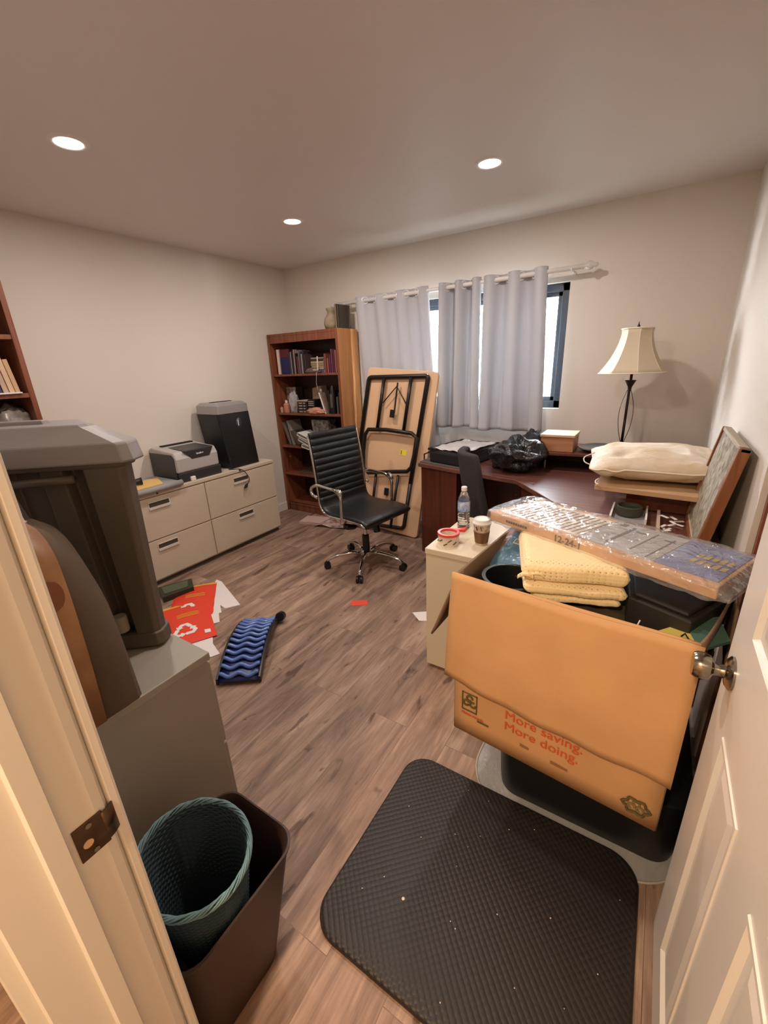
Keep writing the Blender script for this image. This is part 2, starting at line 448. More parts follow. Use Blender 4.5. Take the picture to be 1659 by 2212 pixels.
# ------------------------------------------------------------------ curtain rod and curtains
RY = 3.42
def rod_z(x): return 2.040+(x+2.66)*.0125
t = thing('curtain_rod', 'long white curtain rod with twisted clear finials above the window', 'curtain rod', (-1.55, RY, 2.05))
obj('rod', MB().tube([(-2.62, RY, rod_z(-2.62)), (-.56, RY, rod_z(-.56))], .0155, 14), RODW, t, smooth=True)
fin = mat('clear_acrylic', (238, 236, 232), .08, trans=.5)
for sx, x in ((-1, -2.62), (1, -.56)):
    pr_ = [(.014, 0), (.020, .008), (.012, .018), (.018, .03), (.028, .045), (.026, .062), (.012, .078), (.016, .086), (.010, .100), (.001, .104)]
    k = MB().lathe(pr_, n=24); k.xf(Matrix.Translation((x, RY, rod_z(x))) @ Matrix.Rotation(sx*PI/2, 4, 'Y'))
    obj('finial', k, fin, t, smooth=True)
for x in (-2.55, -.62):
    z = rod_z(x)
    k = MB(); k.box(x-.012, x+.012, YB-.008, YB, z-.035, z+.035); k.tube([(x, YB-.005, z-.006), (x, RY, z-.014)], .006, 8)
    k.tube([(x, RY+.017, z), (x, RY, z-.017), (x, RY-.017, z)], .005, 8)
    obj('bracket', k, RODW, t, bev=.001)

def curtain(label, x0t, x1t, x0b, x1b, zt, zb, waves, amp, ampb=None, pull=0, seed=0):
    t = thing('curtain', label, 'curtain', ((x0t+x1t)/2, RY, zb), 'grey grommet curtain panels')
    ampb = amp*.8 if ampb is None else ampb
    def f(u, v):
        k = v
        x0 = x0t*(1-k)+x0b*k; x1 = x1t*(1-k)+x1b*k
        ph = 2*PI*waves*u
        a = amp*(1-k)+ampb*k
        wob = .25*math.sin(2*PI*waves*.5*u+seed+2.2*k)
        sh = math.sin(ph+wob*k*2)
        sh = math.copysign(abs(sh)**.75, sh)
        x = x0+(x1-x0)*u+.012*k*math.sin(ph*2+seed)+pull*k*(1-u)*0
        y = RY-a*sh+.008*math.sin(3*u*PI+seed+k*3)*k
        z = zt(x0t+(x1t-x0t)*u)+.035-(v)*(zt(x0t+(x1t-x0t)*u)+.035-zb)+.006*math.sin(u*9+seed)*(v)
        return (x, y, z)
    c = obj('cloth', MB().grid(f, int(waves*28), 40), FABGREY, t, smooth=True, solid=.003)
    # grommets where the wave crosses the rod
    n = int(round(waves*2))
    for i in range(n):
        u = (i+.0)/(waves*2)
        if i == 0: u += .02
        x = x0t+(x1t-x0t)*u; z = rod_z(x)
        sgn = 1 if i % 2 == 0 else -1
        ang = -sgn*math.atan2(amp*waves*2*PI*.8, (x1t-x0t))
        rg = MB(); R0 = .0275
        ring_ = [(R0*math.cos(2*PI*k/28), 0, R0*math.sin(2*PI*k/28)) for k in range(28)]
        rg.tube(ring_, .0065, 8, closed=True)
        rg.xf(Matrix.Translation((x, RY, z)) @ Matrix.Rotation(ang, 4, 'Z'))
        obj('grommet', rg, mat('grommet_white', (235, 235, 238), .2, .3), c, smooth=True)
    return t
curtain('pale grey curtain panel on the left, pulled flat behind the folding table', -2.43, -1.70, -2.36, -1.60, rod_z, .72, 3.5, .026, .010, seed=1)
curtain('narrow bunched pale grey curtain panel in the middle of the window', -1.605, -1.255, -1.62, -1.25, rod_z, .965, 2.5, .048, .046, seed=2)
curtain('widest pale grey curtain panel hanging at the right, beside the bare window edge', -1.235, -.775, -1.24, -.725, rod_z, .955, 2.5, .046, .038, seed=4)

# ------------------------------------------------------------------ big tall bookcase against the back wall
def bookcase(label, x0, x1, y0, y1, h, shelves, facing, side=None, sidepanel_mat=None, face=.0):
    """facing '-y' or '+x' or '-x': open side"""
    t = thing('bookcase', label, 'bookcase', ((x0+x1)/2, (y0+y1)/2, 0))
    T = .022
    if facing == '-y':
        obj('side_panel', MB().box(x0, x0+T, y0, y1, 0, h), BKRED, t, bev=.002)
        obj('side_panel', MB().box(x1-T, x1, y0, y1, 0, h), sidepanel_mat or BKRED, t, bev=.002, label='honey oak side panel' if sidepanel_mat else None)
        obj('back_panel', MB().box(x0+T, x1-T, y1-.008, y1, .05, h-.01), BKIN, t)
        obj('top_board', MB().box(x0+T, x1-T, y0, y1, h-.025, h), BKRED, t, bev=.002)
        obj('top_rail', MB().box(x0+T, x1-T, y0, y0+.018, h-.085, h-.025), BKRED, t, bev=.002)
        obj('plinth', MB().box(x0+T, x1-T, y0+.01, y0+.028, 0, .09), BKRED, t, bev=.002)
        for z in shelves: obj('shelf', MB().box(x0+T, x1-T, y0+.004, y1-.008, z-.02, z), BKRED, t, bev=.002)
        for xx in (x0, x1-T-.004):
            obj('face_edge', MB().box(xx, xx+T+.004, y0-.006, y0, 0, h), BKRED, t, bev=.002)
    else:
        s = 1 if facing == '+x' else -1
        xf, xb = (x1, x0) if s > 0 else (x0, x1)
        lo = lambda a, b_: (min(a, b_), max(a, b_))
        for yy in (y0, y1-.028):
            obj('side_panel', MB().box(x0, x1, yy, yy+.028, 0, h), BKRED, t, bev=.002)
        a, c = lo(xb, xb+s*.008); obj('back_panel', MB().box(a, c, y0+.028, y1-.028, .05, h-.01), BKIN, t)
        obj('top_board', MB().box(x0, x1, y0+.028, y1-.028, h-.025, h), BKRED, t, bev=.002)
        a, c = lo(xf-s*.018, xf); obj('plinth', MB().box(a, c, y0+.028, y1-.028, 0, .09), BKRED, t, bev=.002)
        a, c = lo(xb+s*.008, xf-s*.004)
        for z in shelves: obj('shelf', MB().box(a, c, y0+.028, y1-.028, z-.025, z), BKRED, t, bev=.002)
    return t
SH1 = [1.450, 1.070, .730, .430, .09]
bookcase('tall red-brown bookcase with honey oak side standing in the back left corner', -3.368, -2.486, 3.195, 3.50, 1.825, SH1, '-y', sidepanel_mat=BKOAK)
bookcase('red-brown bookcase against the left wall, cut by the left edge of the photo', -3.375, -3.08, .24, 1.06, 2.13, [1.742, 1.430, 1.10, .78, .45, .09], '+x')
bookcase('red-brown bookcase in the recess behind the open white door', .325, .60, .95, 1.652, 1.83, [1.42, .975, .62, .3, .09], '-x')

def book(x, y, z, w, d, h, rgb, label, group, lean=0, cat='book', yaw=0, name='book', pages=True, axis='y'):
    """spine faces -y at y; x is the left edge"""
    t = thing(name, label, cat, (x+w/2, y+d/2, z), group)
    cm = mat('cover_%d_%d_%d' % rgb, rgb, .5)
    c = MB()
    c.box(0, .002, 0, d, 0, h); c.box(w-.002, w, 0, d, 0, h); c.box(0, w, 0, .003, 0, h)
    p = MB().box(.002, w-.002, .003, d-.004, .003, h-.004)
    M = Matrix.Translation((x, y, z)) @ Matrix.Rotation(yaw, 4, 'Z')
    if lean:
        M = M @ Matrix.Translation((w if lean > 0 else 0, 0, 0)) @ Matrix.Rotation(lean, 4, 'Y') @ Matrix.Translation((-w if lean > 0 else 0, 0, 0))
    c.xf(M); p.xf(M)
    obj('cover', c, cm, t); obj('pages', p, PAPER, t)
    return t

def flatbook(x0, x1, y0, y1, z, th, rgb, label, group, yaw=0, name='book', cat='book'):
    t = thing(name, label, cat, ((x0+x1)/2, (y0+y1)/2, z), group)
    cm = mat('cover_%d_%d_%d' % rgb, rgb, .5)
    c = MB(); c.box(x0, x1, y0, y1, z, z+.002); c.box(x0, x1, y0, y1, z+th-.002, z+th); c.box(x0, x1, y0, y0+.003, z, z+th)
    p = MB().box(x0+.003, x1-.003, y0+.003, y1-.003, z+.002, z+th-.002)
    cx, cy = (x0+x1)/2, (y0+y1)/2
    M = Matrix.Translation((cx, cy, 0)) @ Matrix.Rotation(yaw, 4, 'Z') @ Matrix.Translation((-cx, -cy, 0))
    c.xf(M); p.xf(M)
    obj('cover', c, cm, t); obj('pages', p, PAPER, t)
    return t

# top shelf of the corner bookcase
z = SH1[0]
t = book(-3.315, 3.24, z, .040, .22, .235, (228, 208, 196), 'white binder at the left end of the top shelf of the corner bookcase', None, name='binder', cat='binder')
t = thing('binder', 'wide navy blue and maroon binder beside the white one', 'binder', (-3.20, 3.35, z))
obj('cover', MB().box(-3.268, -3.150, 3.24, 3.46, z, z+.155), mat('navy', (28, 30, 84), .6), t, bev=.003)
obj('upper_cover', MB().box(-3.268, -3.150, 3.241, 3.46, z+.155, z+.235), mat('maroon', (88, 26, 34), .6), t, bev=.003, label='maroon upper half')
row = [(.018, .20, (60, 60, 72)), (.016, .205, (150, 146, 152)), (.020, .215, (40, 30, 34)), (.022, .225, (150, 130, 128)), (.014, .19, (30, 26, 34)),
       (.024, .16, (112, 44, 38)), (.013, .215, (146, 130, 130)), (.018, .205, (70, 72, 84)), (.016, .18, (180, 164, 156)), (.022, .195, (44, 40, 50)), (.018, .175, (70, 52, 50))]
desc = ['slate grey', 'silver grey', 'dark brown, thick', 'dusty grey', 'short black', 'low brick red', 'pale taupe', 'blue grey', 'cream with wide spine', 'charcoal', 'short brown']
x = -3.144
for (w_, h_, c_), d_ in zip(row, desc):
    book(x, 3.235, z, w_, .16, h_, c_, d_ + ' book in the left row, top shelf of corner bookcase', 'books on the top shelf of the corner bookcase')
    x += w_+.002
# stacked in the middle
zz = z
stk = [((92, 84, 112), .035, 'lilac grey'), ((196, 180, 160), .012, 'cream'), ((160, 140, 108), .02, 'tan'), ((150, 128, 96), .022, 'light brown'), ((168, 150, 118), .02, 'sand'), ((60, 44, 34), .02, 'dark brown'), ((150, 138, 122), .014, 'grey beige')]
for c_, th, d_ in stk:
    flatbook(-2.89+random.uniform(-.006, .006), -2.735, 3.27, 3.44, zz, th, c_, d_ + ' book lying in the flat stack in the middle of the top shelf', 'stacked books on the top shelf', random.uniform(-.04, .04)); zz += th
t = obj('cloth_pouch', MB().lathe([(.001, 0), (.07, .002), (.078, .02), (.05, .045), (.001, .055)], (-2.86, 3.25, z), 20, sx=1.25, sy=.45), mat('grey_cloth', (96, 84, 78), .9), smooth=True)
tag(t, 'grey cloth pouch lying in front of the stacked books on the top shelf', 'pouch')
x = -2.700
for (w_, h_, c_), d_ in zip([(.03, .17, (120, 66, 60)), (.022, .13, (150, 84, 60)), (.024, .15, (86, 32, 74)), (.018, .205, (122, 62, 88)), (.02, .20, (84, 40, 52)), (.02, .195, (150, 90, 96)), (.018, .18, (90, 34, 40))],
                            ['rust red', 'short orange brown', 'purple', 'tall mauve', 'wine red', 'pink', 'dark red end']):
    book(x, 3.235, z, w_, .16, h_, c_, d_ + ' book at the right of the corner bookcase top shelf', 'books at the right of the top shelf'); x += w_+.003
# second shelf
z = SH1[1]
t = obj('photo_card', MB().box(-3.33, -3.20, 3.34, 3.344, z+.12, z+.25), mat('photo', (96, 84, 74), .4, var=.5, vscale=40, rgb2=(170, 150, 128)))
tag(t, 'small photo card propped at the back left of the second shelf', 'photo')
b = MB().box(-3.335, -3.195, 3.345, 3.44, z, z+.25)
tag(obj('dark_box', b, mat('dark_box', (50, 36, 30), .7), bev=.003), 'dark upright box behind the photo card on the second shelf', 'box')
def bottle(name, x, y, z, r, h, rgb, label, cap=(225, 215, 205), cat='bottle', sx=1):
    t = thing(name, label, cat, (x, y, z))
    obj('body', MB().lathe([(r*.9, 0), (r, .005), (r, h*.66), (r*.8, h*.73), (r*.4, h*.78)], (x, y, z), 20, sx=sx), mat('c_%d_%d_%d' % rgb, rgb, .4), t, smooth='auto')
    obj('cap', MB().lathe([(r*.42, h*.78), (r*.42, h), (r*.3, h)], (x, y, z), 16, sx=sx), mat('c_%d_%d_%d' % cap, cap, .4), t, smooth='auto')
bottle('lotion_bottle', -3.255, 3.245, z, .034, .125, (196, 132, 116), 'pink lotion bottle with pale cap at the left of the second shelf')
bottle('small_bottle', -3.315, 3.23, z, .018, .07, (190, 150, 130), 'small pink bottle at the very left of the second shelf', (170, 60, 50))
def blob(name, c, r, rgb, label, cat, seed=0, amp=.25, rough=.5, squash=1, m_=None, freq=3.0, nu=36, nv=20, flatten=True):
    def f(u, v):
        th = 2*PI*u; ph = PI*v
        d = Vector((math.cos(th)*math.sin(ph), math.sin(th)*math.sin(ph), math.cos(ph)))
        k = 1+amp*noise.noise(d*freq+Vector((seed*7.1, seed, 0)))+amp*.5*noise.noise(d*freq*2.3+Vector((seed, 3, 1)))
        p = Vector((d.x*r[0]*k, d.y*r[1]*k, d.z*r[2]*k))
        if flatten: p.z = max(p.z, -r[2]*.8)
        return (c[0]+p.x, c[1]+p.y, c[2]+p.z)
    b_ = MB().grid(f, nu, nv, cu=True)
    o = obj(name, b_, m_ or mat('c_%d_%d_%d_b' % rgb, rgb, rough), smooth=True)
    return tag(o, label, cat) if label else o
blob('plastic_bag', (-3.165, 3.26, z+.092), (.045, .05, .115), (150, 150, 150), 'crumpled clear plastic bag standing beside the pink bottle', 'bag', 3, .35, m_=film('bag_film', .35, bscale=30))
blob('cloth_bundle', (-3.15, 3.31, z+.06), (.05, .05, .06), (150, 104, 88), 'brownish pink cloth bundle behind the clear bag on the second shelf', 'cloth', 5)
# stack of black cases and a beige box
zz = z
for th, c_, d_ in ((.03, (58, 40, 32), 'lowest brown'), (.028, (34, 26, 24), 'second dark'), (.026, (48, 34, 30), 'third dark brown'), (.03, (30, 22, 20), 'fourth black'), (.012, (190, 170, 148), 'top cream')):
    t = thing('media_case', d_ + ' case in the stack in the middle of the second shelf', 'case', (-3.02, 3.27, zz), 'stack of cases on the second shelf')
    obj('case', MB().box(-3.095, -2.965, 3.235, 3.38, zz, zz+th-.001), mat('c_%d_%d_%d' % c_, c_, .35), t, bev=.003)
    if th > .02:
        obj('label_strip', MB().box(-3.075, -3.03, 3.2335, 3.235, zz+.009, zz+.019), mat('label_cream', (176, 160, 146), .6), t)
        obj('label_strip', MB().box(-3.015, -2.99, 3.2335, 3.235, zz+.009, zz+.019), mat('label_cream', (176, 160, 146), .6), t)
    zz += th
t = thing('speaker_box', 'small black clock radio with striped front beside the case stack', 'radio', (-2.90, 3.28, z))
obj('body', MB().box(-2.955, -2.865, 3.235, 3.34, z+.055, z+.135), BLKPL, t, bev=.008)
for k in range(3): obj('grille_bar', MB().box(-2.945, -2.875, 3.232, 3.235, z+.075+k*.018, z+.081+k*.018), mat('label_cream', (176, 160, 146), .6), t)
obj('base', MB().box(-2.955, -2.865, 3.24, 3.34, z, z+.054), mat('c_150_110_90', (150, 110, 90), .6), t, bev=.004, label='tan lower half')
tag(obj('paper_bag', MB().hexa([(-3.00, 3.36, z), (-2.84, 3.36, z), (-2.84, 3.45, z), (-3.00, 3.45, z)], [(-2.98, 3.35, z+.235), (-2.85, 3.33, z+.26), (-2.85, 3.42, z+.26), (-2.98, 3.42, z+.235)]), mat('kraft', (150, 126, 106), .9, bump=.5, bscale=20), bev=.004),
    'tan paper bag standing behind the case stack on the second shelf', 'bag')
blob('cloth', (-2.84, 3.215, z+.024), (.10, .025, .03), (196, 138, 116), 'crumpled pinkish tissue lying at the front of the second shelf', 'cloth', 8, .6)
t = thing('folded_umbrella', 'slim white-edged blade shaped case leaning on the right of the second shelf', 'case', (-2.75, 3.26, z))
k = MB().hexa([(-2.735, 3.24, z), (-2.712, 3.24, z), (-2.712, 3.30, z), (-2.735, 3.30, z)], [(-2.80, 3.24, z+.20), (-2.775, 3.24, z+.20), (-2.775, 3.30, z+.20), (-2.80, 3.30, z+.20)])
obj('case', k, mat('c_120_100_90', (120, 100, 90), .5), t, bev=.003)
k = MB().hexa([(-2.737, 3.233, z), (-2.727, 3.233, z), (-2.727, 3.24, z), (-2.737, 3.24, z)], [(-2.802, 3.233, z+.20), (-2.792, 3.233, z+.20), (-2.792, 3.24, z+.20), (-2.802, 3.24, z+.20)])
obj('edge_strip', k, PAPER, t)
k = MB().lathe([(.001, .19), (.016, .20), (.014, .225), (.004, .235)], (-2.79, 3.26, z), 14); obj('knob', k, mat('c_150_130_120', (150, 130, 120), .4), t, smooth=True)
t = thing('hanging_cord', 'thin white cord with a tube dangling over the front of the top shelf', 'cord', (-2.78, 3.19, 1.45))
obj('cord', MB().tube(fillet([(-2.77, 3.25, 1.462), (-2.765, 3.186, 1.458), (-2.762, 3.184, 1.43), (-2.775, 3.186, 1.36), (-2.765, 3.19, 1.30)], .02), .0012, 6), PAPER, t)
obj('tube_holder', MB().tube([(-2.80, 3.19, 1.48), (-2.745, 3.19, 1.478), (-2.738, 3.19, 1.60)], .006, 8), mat('cream_pl', (214, 196, 178), .5), t)
t = thing('black_flashlight', 'black upright flashlight with silver stripes at the right of the second shelf', 'flashlight', (-2.645, 3.26, z))
obj('body', MB().lathe([(.026, 0), (.028, .01), (.028, .19), (.022, .21), (.022, .24), (.012, .262)], (-2.645, 3.26, z), 22), BLKPL, t, smooth='auto')
for dx in (-.008, .006): obj('stripe', MB().box(-2.645+dx-.003, -2.645+dx+.003, 3.2305, 3.2325, z+.06, z+.185), STEELG, t)
for i, (x_, h_, c_) in enumerate(((-2.70, .22, (34, 26, 24)), (-2.60, .16, (86, 76, 66)), (-2.575, .20, (40, 28, 24)))):
    book(x_, 3.25, z, .022, .15, h_, c_, ['dark book between the pale blade case and the flashlight', 'grey book right of the flashlight on the second shelf', 'dark book at the right end of the second shelf'][i], None)
# third shelf: leaning books, spilled white binders
z = SH1[2]
for i, (x_, h_, c_, ln) in enumerate(((-3.27, .245, (120, 112, 104), -.34), (-3.225, .26, (150, 144, 136), -.22), (-3.15, .17, (96, 80, 72), -.55))):
    book(x_, 3.24, z, .016, .19, h_, c_, ['dark grey', 'pale grey', 'short brown'][i] + ' book leaning to the left on the third shelf of the corner bookcase', 'leaning books on the third shelf', lean=ln)
for i, (x0, y0, z0, a, c_) in enumerate(((-3.07, 3.15, z+.125, .42, (226, 226, 220)), (-3.06, 3.15, z+.075, .48, (214, 216, 210)), (-3.02, 3.15, z+.008, .30, (220, 224, 220)))):
    t = thing('binder', ['topmost white binder sliding out of the third shelf behind the chair', 'white binder sticking out under the topmost one on the third shelf', 'lowest white binder lying on the third shelf behind the chair'][i], 'binder', (x0+.1, y0+.1, z0), 'spilled white binders')
    for dz, nm in ((0, 'cover'), (.030, 'cover')):
        k = MB().box(0, .27, 0, .20, dz, dz+.003); k.xf(Matrix.Translation((x0, y0, z0)) @ Matrix.Rotation(a*.8, 4, 'Y')); obj(nm, k, mat('c_%d_%d_%d' % c_, c_, .3), t)
    k = MB().box(0, .003, 0, .20, 0, .033); k.xf(Matrix.Translation((x0, y0, z0)) @ Matrix.Rotation(a*.8, 4, 'Y')); obj('spine', k, mat('c_%d_%d_%d' % c_, c_, .3), t)
    k = MB().box(.02, .26, .01, .19, .006, .024); k.xf(Matrix.Translation((x0, y0, z0)) @ Matrix.Rotation(a*.8, 4, 'Y')); obj('pages', k, mat('inner_pages', (120, 116, 104), .7), t)
tag(obj('picture_box', MB().hexa([(-2.96, 3.30, z), (-2.76, 3.30, z), (-2.76, 3.42, z), (-2.96, 3.42, z)], [(-2.98, 3.29, z+.27), (-2.76, 3.29, z+.27), (-2.76, 3.41, z+.27), (-2.98, 3.41, z+.27)]), mat('dark_photo_box', (66, 60, 54), .35, var=.7, vscale=30, rgb2=(150, 146, 136))),
    'dark picture box standing behind the chair back on the third shelf', 'box')
z = SH1[3]
flatbook(-3.15, -2.85, 3.23, 3.44, z, .035, (90, 64, 52), 'brown folder lying on the fourth shelf of the corner bookcase', None, .2)
# on top of the bookcase: cup shaped vase + books
t = obj('vase', MB().lathe([(.032, 0), (.062, .004), (.075, .045), (.066, .09), (.042, .125), (.036, .145), (.050, .175), (.046, .176), (.03, .145)], (-2.62, 3.30, 1.825), 28), mat('stone_vase', (150, 134, 110), .8, var=.25, vscale=20), smooth=True)
tag(t, 'beige stone vase on top of the corner bookcase', 'vase')
for i, (x_, c_) in enumerate(((-2.545, (120, 108, 86)), (-2.52, (70, 64, 54)))):
    book(x_, 3.25, 1.825, .022, .17, .20-.005*i, c_, ['tan book standing on top of the corner bookcase next to the vase', 'dark book at the edge of the corner bookcase top'][i], None)

# contents of the left bookcase
z = 1.430
for i, (y_, th, h_, c_) in enumerate(((.985, .022, .185, (206, 170, 134)), (.958, .024, .20, (212, 180, 148)), (.93, .024, .19, (190, 160, 140)), (.905, .02, .17, (60, 56, 80)), (.88, .02, .19, (200, 176, 150)))):
    t = thing('book', ['cream book nearest the end panel on the middle shelf of the left bookcase', 'tan book second from the end panel in the left bookcase', 'beige book third from the end panel in the left bookcase', 'navy book in the left bookcase', 'pale book at the photo edge in the left bookcase'][i], 'book', (-3.2, y_, z), 'books in the left bookcase')
    k = MB().box(-3.30, -3.115, y_, y_+th, z, z+h_); k.xf(Matrix.Translation((0, y_, z)) @ Matrix.Rotation(.10, 4, 'X') @ Matrix.Translation((0, -y_, -z))); obj('cover', k, mat('c_%d_%d_%d' % c_, c_, .6), t, bev=.002)
tag(obj('paper_sheet', MB().box(-3.28, -3.072, .66, 1.00, z+.001, z+.008), PAPER), 'white papers lying flat under the books in the left bookcase', 'papers')
z = 1.10
blob('plastic_bag', (-3.2, .93, z+.125), (.10, .14, .13), (140, 136, 128), 'clear plastic bag of things on the lower shelf of the left bookcase', 'bag', 2, .3, m_=mat('bag_grey', (142, 134, 124), .3, var=.5, vscale=18))
k = MB().box(-3.30, -3.11, .76, .785, z, z+.24)
tag(obj('magazine', k, mat('yellow_green', (170, 160, 104), .6)), 'yellow green magazine standing on the lower shelf of the left bookcase', 'magazine')

# ------------------------------------------------------------------ filing cabinets
CH = .705
def lateral(name, label, y0, y1, xb, xf, m_, cols, gap=.008):
    t = thing(name, label, 'filing cabinet', ((xb+xf)/2, (y0+y1)/2, 0))
    obj('body', MB().box(xb, xf-.012, y0, y1, .035, CH-.028), m_, t, bev=.002)
    obj('top', MB().box(xb-.002, xf+.004, y0-.003, y1+.003, CH-.028, CH), m_, t, bev=.004)
    obj('base_plinth', MB().box(xb+.02, xf-.03, y0+.01, y1-.01, 0, .035), PUTTYD, t)
    n = cols; w_ = (y1-y0)/n
    for c in range(n):
        ya, yb = y0+c*w_+gap/2, y0+(c+1)*w_-gap/2
        for z0, z1 in ((.050, .350), (.358, .668)):
            d = obj('drawer', MB().box(xf-.012, xf+.002, ya, yb, z0, z1), m_, t, bev=.003)
            hy = ya+.14 if c == 0 else ya+.36
            hy = ya+w_*.47 if n == 2 else ya+w_*.5
            hz = z1-.055
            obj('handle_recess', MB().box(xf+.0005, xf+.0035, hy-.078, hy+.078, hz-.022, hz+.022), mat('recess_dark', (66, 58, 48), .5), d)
            k = MB(); k.box(xf+.002, xf+.012, hy-.080, hy+.080, hz-.030, hz-.012); k.box(xf+.002, xf+.006, hy-.082, hy+.082, hz+.020, hz+.026)
            k.box(xf+.002, xf+.006, hy-.082, hy-.076, hz-.025, hz+.025); k.box(xf+.002, xf+.006, hy+.076, hy+.082, hz-.025, hz+.025)
            obj('handle', k, mat('handle_bright', (226, 220, 208), .3, .25), d, bev=.001)  # chrome's bright reflection put into a pale, mostly non-metal colour
        obj('lock', MB().cyl((xf+.003, ya+w_*.47, CH-.014), (xf+.007, ya+w_*.47, CH-.014), .007, n=14), mat('lock_brass', (90, 80, 60), .4, .8), t)
    return t
lateral('filing_cabinet', 'putty coloured four drawer lateral filing cabinet along the left wall under the printer', 1.21, 2.694, -3.375, -2.965, PUTTY, 2)
# near cabinet: its side faces the door
t = thing('filing_cabinet', 'grey lateral filing cabinet beside the doorway under the dark trash can', 'filing cabinet', (-1.45, .37, 0))
NX = -1.037
obj('body', MB().box(-1.95, NX, .162, .580, .035, CH-.026), GREYCAB, t, bev=.002)
obj('top', MB().box(-1.953, NX+.003, .160, .592, CH-.026, CH), GREYCAB, t, bev=.003)
obj('base_plinth', MB().box(-1.93, NX-.02, .18, .56, 0, .035), PUTTYD, t)
for z0, z1 in ((.050, .350), (.358, .668)):
    d = obj('drawer', MB().box(-1.945, NX-.004, .578, .592, z0, z1), GREYCAB, t, bev=.003)
    obj('handle', MB().box(-1.58, -1.42, .592, .60, z1-.08, z1-.06), CHROME, d, bev=.002)

# white file cabinet by the box
t = thing('filing_cabinet', 'cream two drawer filing cabinet beside the big cardboard box, bottle and cup on top', 'filing cabinet', (-.64, 1.86, 0))
obj('body', MB().box(-.826, -.455, 1.620, 2.10, .02, .650), CREAM, t, bev=.002)
obj('top', MB().box(-.829, -.452, 1.616, 2.103, .648, .677), CREAM, t, bev=.003)
obj('base_plinth', MB().box(-.81, -.47, 1.64, 2.09, 0, .02), PUTTYD, t)
for z0, z1 in ((.03, .33), (.34, .64)):
    d = obj('drawer', MB().box(-.820, -.461, 2.10, 2.118, z0, z1), CREAM, t, bev=.003)
    obj('handle', MB().box(-.70, -.58, 2.118, 2.135, z1-.08, z1-.06), CHROME, d, bev=.002)

# ------------------------------------------------------------------ printer
PZ = CH
t = thing('printer', 'grey and black laser printer on the putty filing cabinet', 'printer', (-3.17, 1.97, PZ))
PG = mat('printer_grey', (176, 172, 170), .4); PD = mat('printer_dark', (52, 50, 52), .4)
y0, y1, x0, x1 = 1.775, 2.145, -3.355, -2.995
obj('base_tray', MB().box(x0, x1+.004, y0+.008, y1+.006, PZ, PZ+.075), PD, t, bev=.006)
def sect(y, ins=0):
    return [(x0+ins, y, PZ+.06), (x1-.002, y, PZ+.075), (x1, y, PZ+.20-.02), (x1-.03, y, PZ+.232), (x1-.14, y, PZ+.238), (x0+.05+ins, y, PZ+.255), (x0+ins, y, PZ+.235)]
k = MB(); k.loft([sect(y0), sect(y1)]); obj('body', k, PG, t, bev=.012, seg=3)
k = MB(); k.loft([[(x, y0-.003, z_) for x, _, z_ in [(x0+.01, 0, PZ+.01), (x1-.03, 0, PZ+.01), (x1-.022, 0, PZ+.19), (x1-.05, 0, PZ+.215), (x0+.01, 0, PZ+.215)]], [(x, y0+.006, z_) for x, _, z_ in [(x0+.01, 0, PZ+.01), (x1-.03, 0, PZ+.01), (x1-.022, 0, PZ+.19), (x1-.05, 0, PZ+.215), (x0+.01, 0, PZ+.215)]]])
obj('side_cover', k, PD, t, bev=.004)
# dark control bowl on front/top
k = MB()
fr_ = [(y0+.075, PZ+.236), (y0+.13, PZ+.165), (y0+.29, PZ+.165), (y0+.335, PZ+.236)]
k.hexa([(x1-.012, y, z_) for y, z_ in fr_], [(x1+.003, y, z_) for y, z_ in fr_])
obj('control_panel', k, PD, t, bev=.005)
k = MB(); k.hexa([(x0+.09, y0+.08, PZ+.232), (x1-.004, y0+.08, PZ+.22), (x1-.004, y1-.04, PZ+.22), (x0+.09, y1-.04, PZ+.232)], [(x0+.09, y0+.08, PZ+.248), (x1-.003, y0+.08, PZ+.2375), (x1-.003, y1-.04, PZ+.2375), (x0+.09, y1-.04, PZ+.248)])
obj('paper_tray', k, PD, t, bev=.004)
k = MB().box(x0+.06, x0+.10, y0+.06, y1-.03, PZ+.235, PZ+.26); obj('output_slot', k, BLKMAT, t, bev=.006)
text('logo', 'brother', .020, (x1+.0035, y0+.175, PZ+.195), (0, 1, 0), (0, 0, 1), PAPER, t, weight=.0006)
t = obj('usb_adapter', MB().box(-3.0, -2.975, 1.86, 1.90, PZ, PZ+.035), PAPER, bev=.006); tag(t, 'small white plug lying at the printer corner', 'adapter')

# ------------------------------------------------------------------ shredder
t = thing('paper_shredder', 'black and silver paper shredder standing right of the printer', 'shredder', (-3.17, 2.37, CH))
y0, y1, x0, x1 = 2.235, 2.585, -3.33, -3.040
def rr(xa, xb, ya, yb, z_, r=.02): return [(p[0], p[1], z_) for p in rrect(xa, xb, ya, yb, r)]
obj('bin', MB().loft([rr(x0+.02, x1+.025, y0+.035, y1, CH+.002), rr(x0, x1, y0, y1-.02, CH+.462)]), BLKPL, t, smooth='auto', bev=.003)
SIL = mat('shredder_silver', (168, 166, 166), .3, .5)
obj('head', MB().loft([rr(x0+.005, x1+.003, y0, y1-.025, CH+.462), rr(x0+.005, x1+.003, y0+.003, y1-.028, CH+.528), rr(x0+.03, x1-.025, y0+.025, y1-.05, CH+.550)]), SIL, t, smooth='auto', bev=.003)
obj('feed_slot', MB().box(x0+.12, x0+.15, y0+.06, y1-.08, CH+.549, CH+.554), BLKMAT, t)
k = MB().lathe([(.001, 0), (.030, .001), (.034, .004), (.030, .007)], n=24); k.xf(Matrix.Translation((x1+.004, 2.43, CH+.375)) @ Matrix.Rotation(PI/2, 4, 'Y') @ Matrix.Scale(1.3, 4, (1, 0, 0)))
w_ = obj('view_window', k, mat('window_dark', (58, 60, 62), .15), t, smooth=True)
